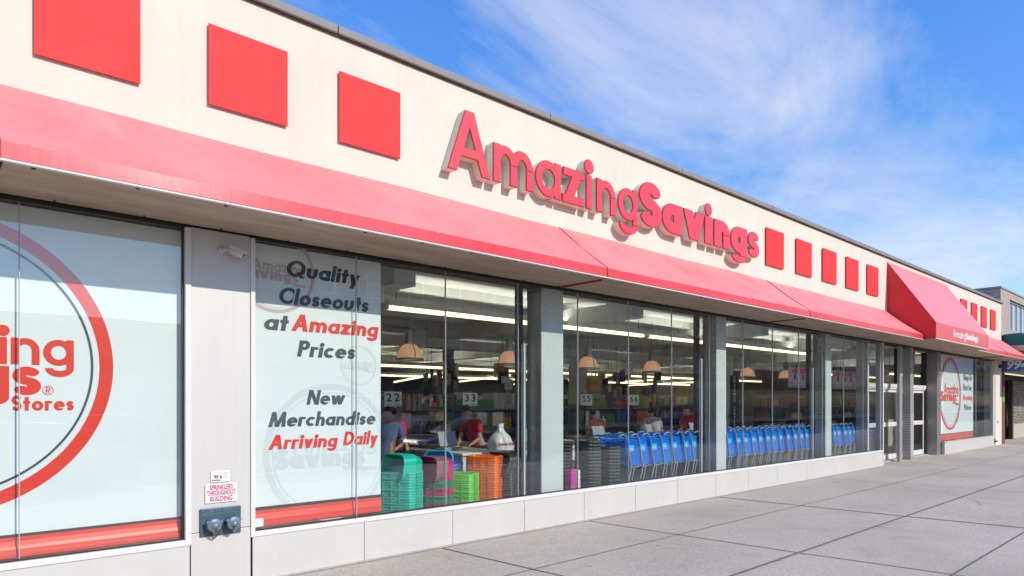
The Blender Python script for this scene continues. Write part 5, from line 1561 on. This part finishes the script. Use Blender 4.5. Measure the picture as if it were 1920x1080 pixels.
w = MB(); w.box(30.56, 46, -.02, .3, 4.20, 4.318); w.box(30.66, 46, -1.50, .3, 3.30, 3.80); nparts('fascia', w, pmat('beige_fascia', (.62, .50, .38), .8, var=.12, vscale=3))
w = MB(); w.box(30.66, 46, -1.48, .0, 2.80, 2.835); nparts('wooden_soffit', w, pmat('tan_boards', (.42, .27, .13), .7, var=.3, vscale=5))
w = MB(); w.box(30.56, 30.60, -.01, .4, 0, 3.3); w.box(30.601, 31.06, .0, .4, .05, 3.3); nparts('brick_pier', w, M['brick_dk'])
w = MB(); w.box(34.75, 35.0, .48, .62, .05, 2.8); nparts('dark_pier', w, pmat('maroon_paint', (.07, .03, .025), .6))
w = MB(); w.box(31.06, 46, .3, .9, 2.62, 2.799); w.box(31.06, 34.74, 1.6, 1.7, .08, 2.7); w.box(31.06, 46, .9, 4, 2.7, 2.75); nparts('shop_recess', w, pmat('dim_recess', (.06, .045, .035), .9))
w = MB(); w.box(35.01, 46, .72, .8, .05, 2.62); nparts('inner_backing', w, pmat('dim_backing', (.10, .085, .07), .9))
M['shutter'] = pmat('shutter_enamel', (.58, .55, .49), .5, var=.1, vscale=6)
M['shutter_g'] = goods_mat('goods_behind_grille', [srgb(c) for c in ('#d8cdbd', '#7a5a44', '#b9a88e', '#4c6a3c', '#e4ddd0', '#8b6f5a', '#604838', '#c4b8a8')])
w = MB()
for k in range(7): w.box(35.01, 46, .55, .58, .12 + k * .088, .12 + k * .088 + .082)
o = nparts('shutter', w, M['shutter'], bevel=.004)
w = MB()
for k in range(27): w.box(35.01, 46, .565, .575, .75 + k * .07, .75 + k * .07 + .016)
for k in range(60): w.box(35.2 + k * .18, 35.2 + k * .18 + .012, .563, .577, .73, 2.62)
nparts('grille', w, M['shutter'], o)
w = MB(); rng = random.Random(4)
for i in range(110):
    for k in range(17):
        if rng.random() < .8: w.box(35.13 + i * .098, 35.13 + i * .098 + rng.uniform(.06, .095), .62, .70, .75 + k * .11, .75 + k * .11 + rng.uniform(.05, .10))
o = nparts('display_goods', w, M['shutter_g'], fix=False); o['kind'] = 'stuff'
t = thing('teal_awning', 'teal green box awning over the shop next door', 'awning', (38, 0, 3.8))
w = MB(); w.prism([(-.021, .45), (-.021, .20), (-.16, .001), (-1.55, .001), (-1.55, .20), (-.55, .47)], 'x', -7.32, 8); w.build('cover', pmat('teal_canvas', (.005, .14, .135), .7, var=.12, vscale=3), t, bevel=.01)
t = thing('price_sign', 'blue fascia sign with big white slanted 99 cent lettering', 'sign', (31, 0, 2.85))
w = MB(); w.box(-.35, 12, -1.52, -.03, .0, .448); w.build('box', pmat('blue_sign', (.03, .16, .55), .4), t, bevel=.006)
w = MB(); w.box(-.36, 12, -1.53, -.02, -.014, -.001); w.build('lower_edge', M['kerb'], t)
def side_text(tx, sz, x, y, z, mat, par, bold):
    me = plain_text('lettering', tx, sz, mat, .006, bold=bold, shear=.25, align='LEFT')
    o = bpy.data.objects.new('lettering', me); link(o, par); o.location = (x, y, z); o.rotation_euler = (0, 0, R(-90)); return o
side_text('99\u00a2', .44, -.354, -.10, .215, M['white'], t, .012)
me = plain_text('lettering', '99\u00a2', .44, M['white'], .01, bold=.012, shear=.25, align='LEFT'); o = bpy.data.objects.new('lettering', me); link(o, t); o.location = (.2, -1.527, .215)
side_text('TI', .22, -.344, -.47, 3.50, pmat('navy_ink', (.01, .015, .06), .6), nb, .006)
t = thing('goods_rack', 'white rack of small goods standing in the open shop doorway', 'rack', (32.6, .75, .1))
w = MB()
for z in (0, .35, .75, 1.15, 1.55): w.box(-1.1, 1.1, -.2, .2, z, z + .025)
for x in (-1.1, 0, 1.08): w.box(x, x + .02, -.2, .2, 0, 1.9)
w.build('frame', M['white'], t)
w = MB(); rng = random.Random(8)
for z in (.03, .38, .78, 1.18, 1.58):
    for i in range(15): w.box(-1.05 + .142 * i, -1.05 + .142 * i + rng.uniform(.07, .12), -.19, .1, z, z + rng.uniform(.15, .29))
o = w.build('merchandise', GOODS[3], t, fix=False); o['kind'] = 'stuff'
t = thing('pink_notice', 'small pink and green notice stuck on the brick pier', 'notice', (30.84, 0, 1.85))
w = MB(); w.box(-.12, .12, -.006, -.0005, .2, .42); w.build('pink_half', PL['pink'], t); w = MB(); w.box(-.12, .12, -.006, -.0005, -.15, .195); w.build('green_half', PL['lime'], t)
t = thing('pier_lamp', 'small dark flood lamp at the top of the cream pier', 'lamp', (30.05, -.01, 3.02))
w = MB(); w.box(-.04, .04, -.04, .001, -.05, .05); w.rbox((.05, -.11, -.01), ((.9, -.43, 0), (.43, .9, 0), (0, 0, 1)), (.10, .07, .06)); w.build('housing', pmat('dark_lamp', (.07, .05, .035), .5), t, bevel=.008)
t = thing('hose_bib', 'small grey wall tap at the foot of the steel plinth', 'tap', (29.5, 0, .25))
w = MB(); w.lathe([(.05, 0), (.05, -.03), (.03, -.035), (.025, -.09)], 12, axis='y'); w.box(-.045, .045, -.012, .0, -.10, .09); w.build('body', M['frame_dk'], t)

# ================================================================== ACROSS THE STREET (seen in the shop windows)
M['bk1'] = brick_mat('street_brick_red', srgb('#a06a56'), srgb('#91604e'), srgb('#8d7d70'))
M['bk2'] = brick_mat('street_brick_tan', srgb('#c4ae92'), srgb('#b8a286'), srgb('#b4a592'))
M['opane'] = pmat('street_window_pane', (.10, .13, .16), .06, spec=.9)
M['wframe'] = pmat('street_window_frame', (.72, .72, .70), .6)
def block(x0, x1, h, mat, label, shop, seed):
    t = thing('street_building', label, 'building', (x0, -27.5, 0), 0, 'buildings across the street')
    L_ = x1 - x0; n = max(2, int(L_ / 2.6)); p = L_ / n
    rows = [(4.4, 6.2), (7.6, 9.4)] if h > 9 else ([(4.4, 6.2)] if h > 6.5 else [])
    w = MB()
    zs = [0, 3.4] + [z for r in rows for z in r] + [h]
    # piers and bands leave real openings
    w.box(0, L_, -10, -.35, 0, h)
    for i in range(1, len(zs) - 1, 2): w.box(0, L_, -.349, 0, zs[i], zs[i + 1])
    for r in rows:
        for i in range(n): w.box(i * p, i * p + p * .31, -.349, 0, r[0], r[1]); w.box(i * p + p * .69, (i + 1) * p, -.349, 0, r[0], r[1])
    w.build('wall', mat, t)
    c = MB(); c.box(-.05, L_ + .05, -10, .25, h, h + .35); c.build('cornice', M['kerb'], t)
    for r in rows:
        for i in range(n):
            a, b = i * p + p * .31, i * p + p * .69
            f = MB(); f.box(a, a + .09, -.20, .03, *r); f.box(b - .09, b, -.20, .03, *r); f.box(a + .09, b - .09, -.20, .03, r[1] - .12, r[1]); f.box(a + .09, b - .09, -.20, .06, r[0], r[0] + .1); f.box(a + .09, b - .09, -.15, .0, sum(r) / 2 - .04, sum(r) / 2 + .04)
            o = f.build('window', M['wframe'], t)
            g_ = MB(); g_.box(a + .09, b - .09, -.13, -.11, r[0] + .1, r[1] - .12); g_.build('pane', M['opane'], o)
    f = MB(); f.box(.2, L_ - .2, -.34, -.2, .1, 3.0); f.build('shopfront', M['opane'], t)
    f = MB(); f.box(0, L_, .001, .25, 3.0, 3.7); o = f.build('shop_fascia', pmat('fascia_%d' % seed, srgb(('#39506a', '#2d3038', '#6b2a2a', '#c8c0b0', '#2f4a38')[seed % 5]), .6), t)
    if shop:
        me = plain_text('lettering', shop, .5, M['white'], .02, bold=.008); q = bpy.data.objects.new('lettering', me); link(q, o); q.location = (L_ / 2, .262, 3.35); q.rotation_euler = (0, 0, math.pi)
block(-30, -6, 4.6, M['bk2'], 'low tan shop building at the far left across the street', None, 0)
block(-6, 15.5, 5.0, M['bk1'], 'low red brick shop building across the street from the ringed banner', None, 2)
block(15.5, 30, 10.2, M['bk1'], 'red brick three-storey building across the street with white fascia lettering', 'WATER FISH', 1)
block(30, 43, 10.6, M['bk2'], 'tall tan brick building across the street with maroon fascia', None, 7)
block(58, 84, 9.6, M['bk1'], 'very long red brick building past the tan one across the street', None, 6)
block(84, 125, 10.2, M['bk2'], 'very long tan brick building far down the street', None, 7)
block(125, 300, 10.8, M['bk1'], 'endless red brick terrace at the far end of the street', None, 8)
block(43, 58, 9.9, M['bk1'], 'red brick three-storey building farther along with a pale fascia', None, 3)

M['tyre'] = M['rubber']; M['cglass'] = pmat('car_window', (.02, .025, .03), .05, spec=.8)
M['light_w'] = pmat('headlamp', (.7, .72, .75), .1); M['light_r'] = pmat('tail_lamp', (.45, .01, .01), .2)
def car(label, x, y, rz, col, tall=1.0, ln=4.5):
    t = thing('parked_car', label, 'car', (x, y, GZ(x) - .14), rz, 'cars parked along the street')
    k = ln / 4.5
    def sec(u, hw, z0, z1, r=.10, n=4):
        pts = []
        for (sy, sz, a0) in ((1, 1, 0), (-1, 1, 90), (-1, -1, 180), (1, -1, 270)):
            for q in range(n + 1):
                a = R(a0 + 90 * q / n); cz = (z1 - r) if sz > 0 else (z0 + r); pts.append((u * k, sy * (hw - r) + r * math.cos(a), cz + r * math.sin(a)))
        return pts
    paint = pmat('car_paint_' + label.split()[0], col, .25, coat=.6)
    m = MB(); b = tall
    m.loft([sec(u, hw, z0, z1 * b, r) for u, hw, z0, z1, r in ((-2.25, .66, .36, .72, .10), (-2.18, .80, .26, .86, .12), (-1.7, .88, .20, .94, .13), (-.6, .90, .20, .93, .13), (.6, .90, .20, .92, .13), (1.2, .89, .20, .86, .13), (1.9, .84, .22, .76, .12), (2.15, .74, .28, .66, .10), (2.25, .60, .36, .58, .08))])
    m.build('body', paint, t)
    m = MB(); m.loft([sec(u, hw, .80, z1 * b, r) for u, hw, z1, r in ((-1.95, .66, .90, .04), (-1.55, .70, 1.22, .10), (-1.0, .70, 1.40, .14), (-.2, .70, 1.45, .14), (.4, .69, 1.40, .13), (.95, .68, 1.12, .08), (1.3, .66, .90, .04))])
    m.build('cabin_glass', M['cglass'], t)
    m = MB(); m.loft([[(p[0], p[1] * 1.012, p[2]) for p in sec(u, hw, z1 * b - .09, z1 * b + .012, .045)] for u, hw, z1 in ((-1.5, .62, 1.26), (-1.0, .66, 1.405), (-.2, .67, 1.455), (.4, .65, 1.405))]); m.build('roof', paint, t)
    for s in (-1, 1):
        m = MB()
        for p in ([(1.22, .68, .88), (.42, .665, 1.36)], [(-.25, .69, .90), (-.25, .675, 1.40)], [(-1.85, .67, .9), (-1.05, .675, 1.36)]): m.tube([(q[0] * k, s * q[1], q[2] * b) for q in p], .035, 6)
        m.build('window_pillar', paint, t)
        m = MB(); m.rbox((2.10 * k, s * .58, .64 * b), ((1, 0, 0), (0, 1, 0), (0, 0, 1)), (.10, .14, .06)); m.build('headlight', M['light_w'], t, bevel=.02)
        m = MB(); m.rbox((-2.16 * k, s * .64, .74 * b), ((1, 0, 0), (0, 1, 0), (0, 0, 1)), (.06, .13, .07)); m.build('tail_light', M['light_r'], t, bevel=.02)
        m = MB(); m.rbox((.85 * k, s * .99, .95 * b), ((1, 0, 0), (0, 1, 0), (0, 0, 1)), (.06, .09, .055)); m.build('wing_mirror', paint, t, bevel=.02)
        for u in (-1.38, 1.38):
            m = MB(); m.lathe([(.20, -.11), (.31, -.11), (.325, -.06), (.325, .06), (.31, .11), (.20, .11)], 24, c=(u * k, s * .80, .325), axis='y'); w_ = m.build('wheel', M['tyre'], t)
            m = MB(); m.lathe([(0, -.10), (.21, -.10), (.21, .10), (0, .10)], 20, c=(u * k, s * .80, .325), axis='y'); m.build('rim', M['alum'], w_)
    return t
car('grey hatchback parked at the near kerb', 1.2, -9.5, R(180), srgb('#6a6e74'))
car('dark blue sedan parked at the near kerb', 12.6, -9.5, R(180), srgb('#1a2a52'))
car('silver sedan parked at the near kerb, second from the left', 6.8, -9.5, R(180), srgb('#9aa0a6'))
car('white van parked across the street', 14.5, -18.9, 0, srgb('#c8c6cc'), 1.42, 5.2)
car('black sedan parked across the street', 5.0, -18.9, 0, srgb('#15161a'))
car('red hatchback parked at the near kerb, farthest right', 24.0, -9.5, R(180), srgb('#7a1418'))

M['bark'] = pmat('grey_bark', (.15, .125, .10), .9, var=.3, vscale=12)
def tree(label, x, y, h, seed):
    rng = random.Random(seed); t = thing('bare_tree', label, 'tree', (x, y, GZ(x) - .02), 0, 'bare street trees')
    tr = MB(); br = MB()
    tr.tube([(0, 0, 0), (.03, .02, h * .18), (.0, .05, h * .38)], .1, 10, rs=[.15, .11, .09])
    def grow(p, d, ln, r, lv):
        q = p + d * ln * .5 + Vector((rng.uniform(-.06, .06), rng.uniform(-.06, .06), .04)) * ln; e = p + d * ln
        br.tube([p, q, e], r, 6 if lv < 2 else 4, rs=[r, r * .8, r * .55])
        if lv >= 4: return
        for _ in range(3 if lv < 3 else 2):
            nd = (d + Vector((rng.uniform(-.75, .75), rng.uniform(-.75, .75), rng.uniform(-.1, .55)))).normalized(); grow(p.lerp(e, rng.uniform(.55, 1)), nd, ln * rng.uniform(.6, .8), r * .55, lv + 1)
    for k in range(4):
        a = k * 1.6 + rng.uniform(-.3, .3); grow(Vector((0, .05, h * (.30 + .03 * k))), Vector((math.cos(a) * .5, math.sin(a) * .5, 1)).normalized(), h * .26, .06, 0)
    tr.build('trunk', M['bark'], t); br.build('branches', M['bark'], t)
tree('bare street tree across the road, mirrored near the entrance', 27.0, -21.3, 7.4, 2)
tree('bare street tree across the road, mirrored in the cart window', 17.5, -21.3, 7.0, 5)
tree('bare street tree across the road, farthest right', 38.0, -21.3, 7.6, 9)
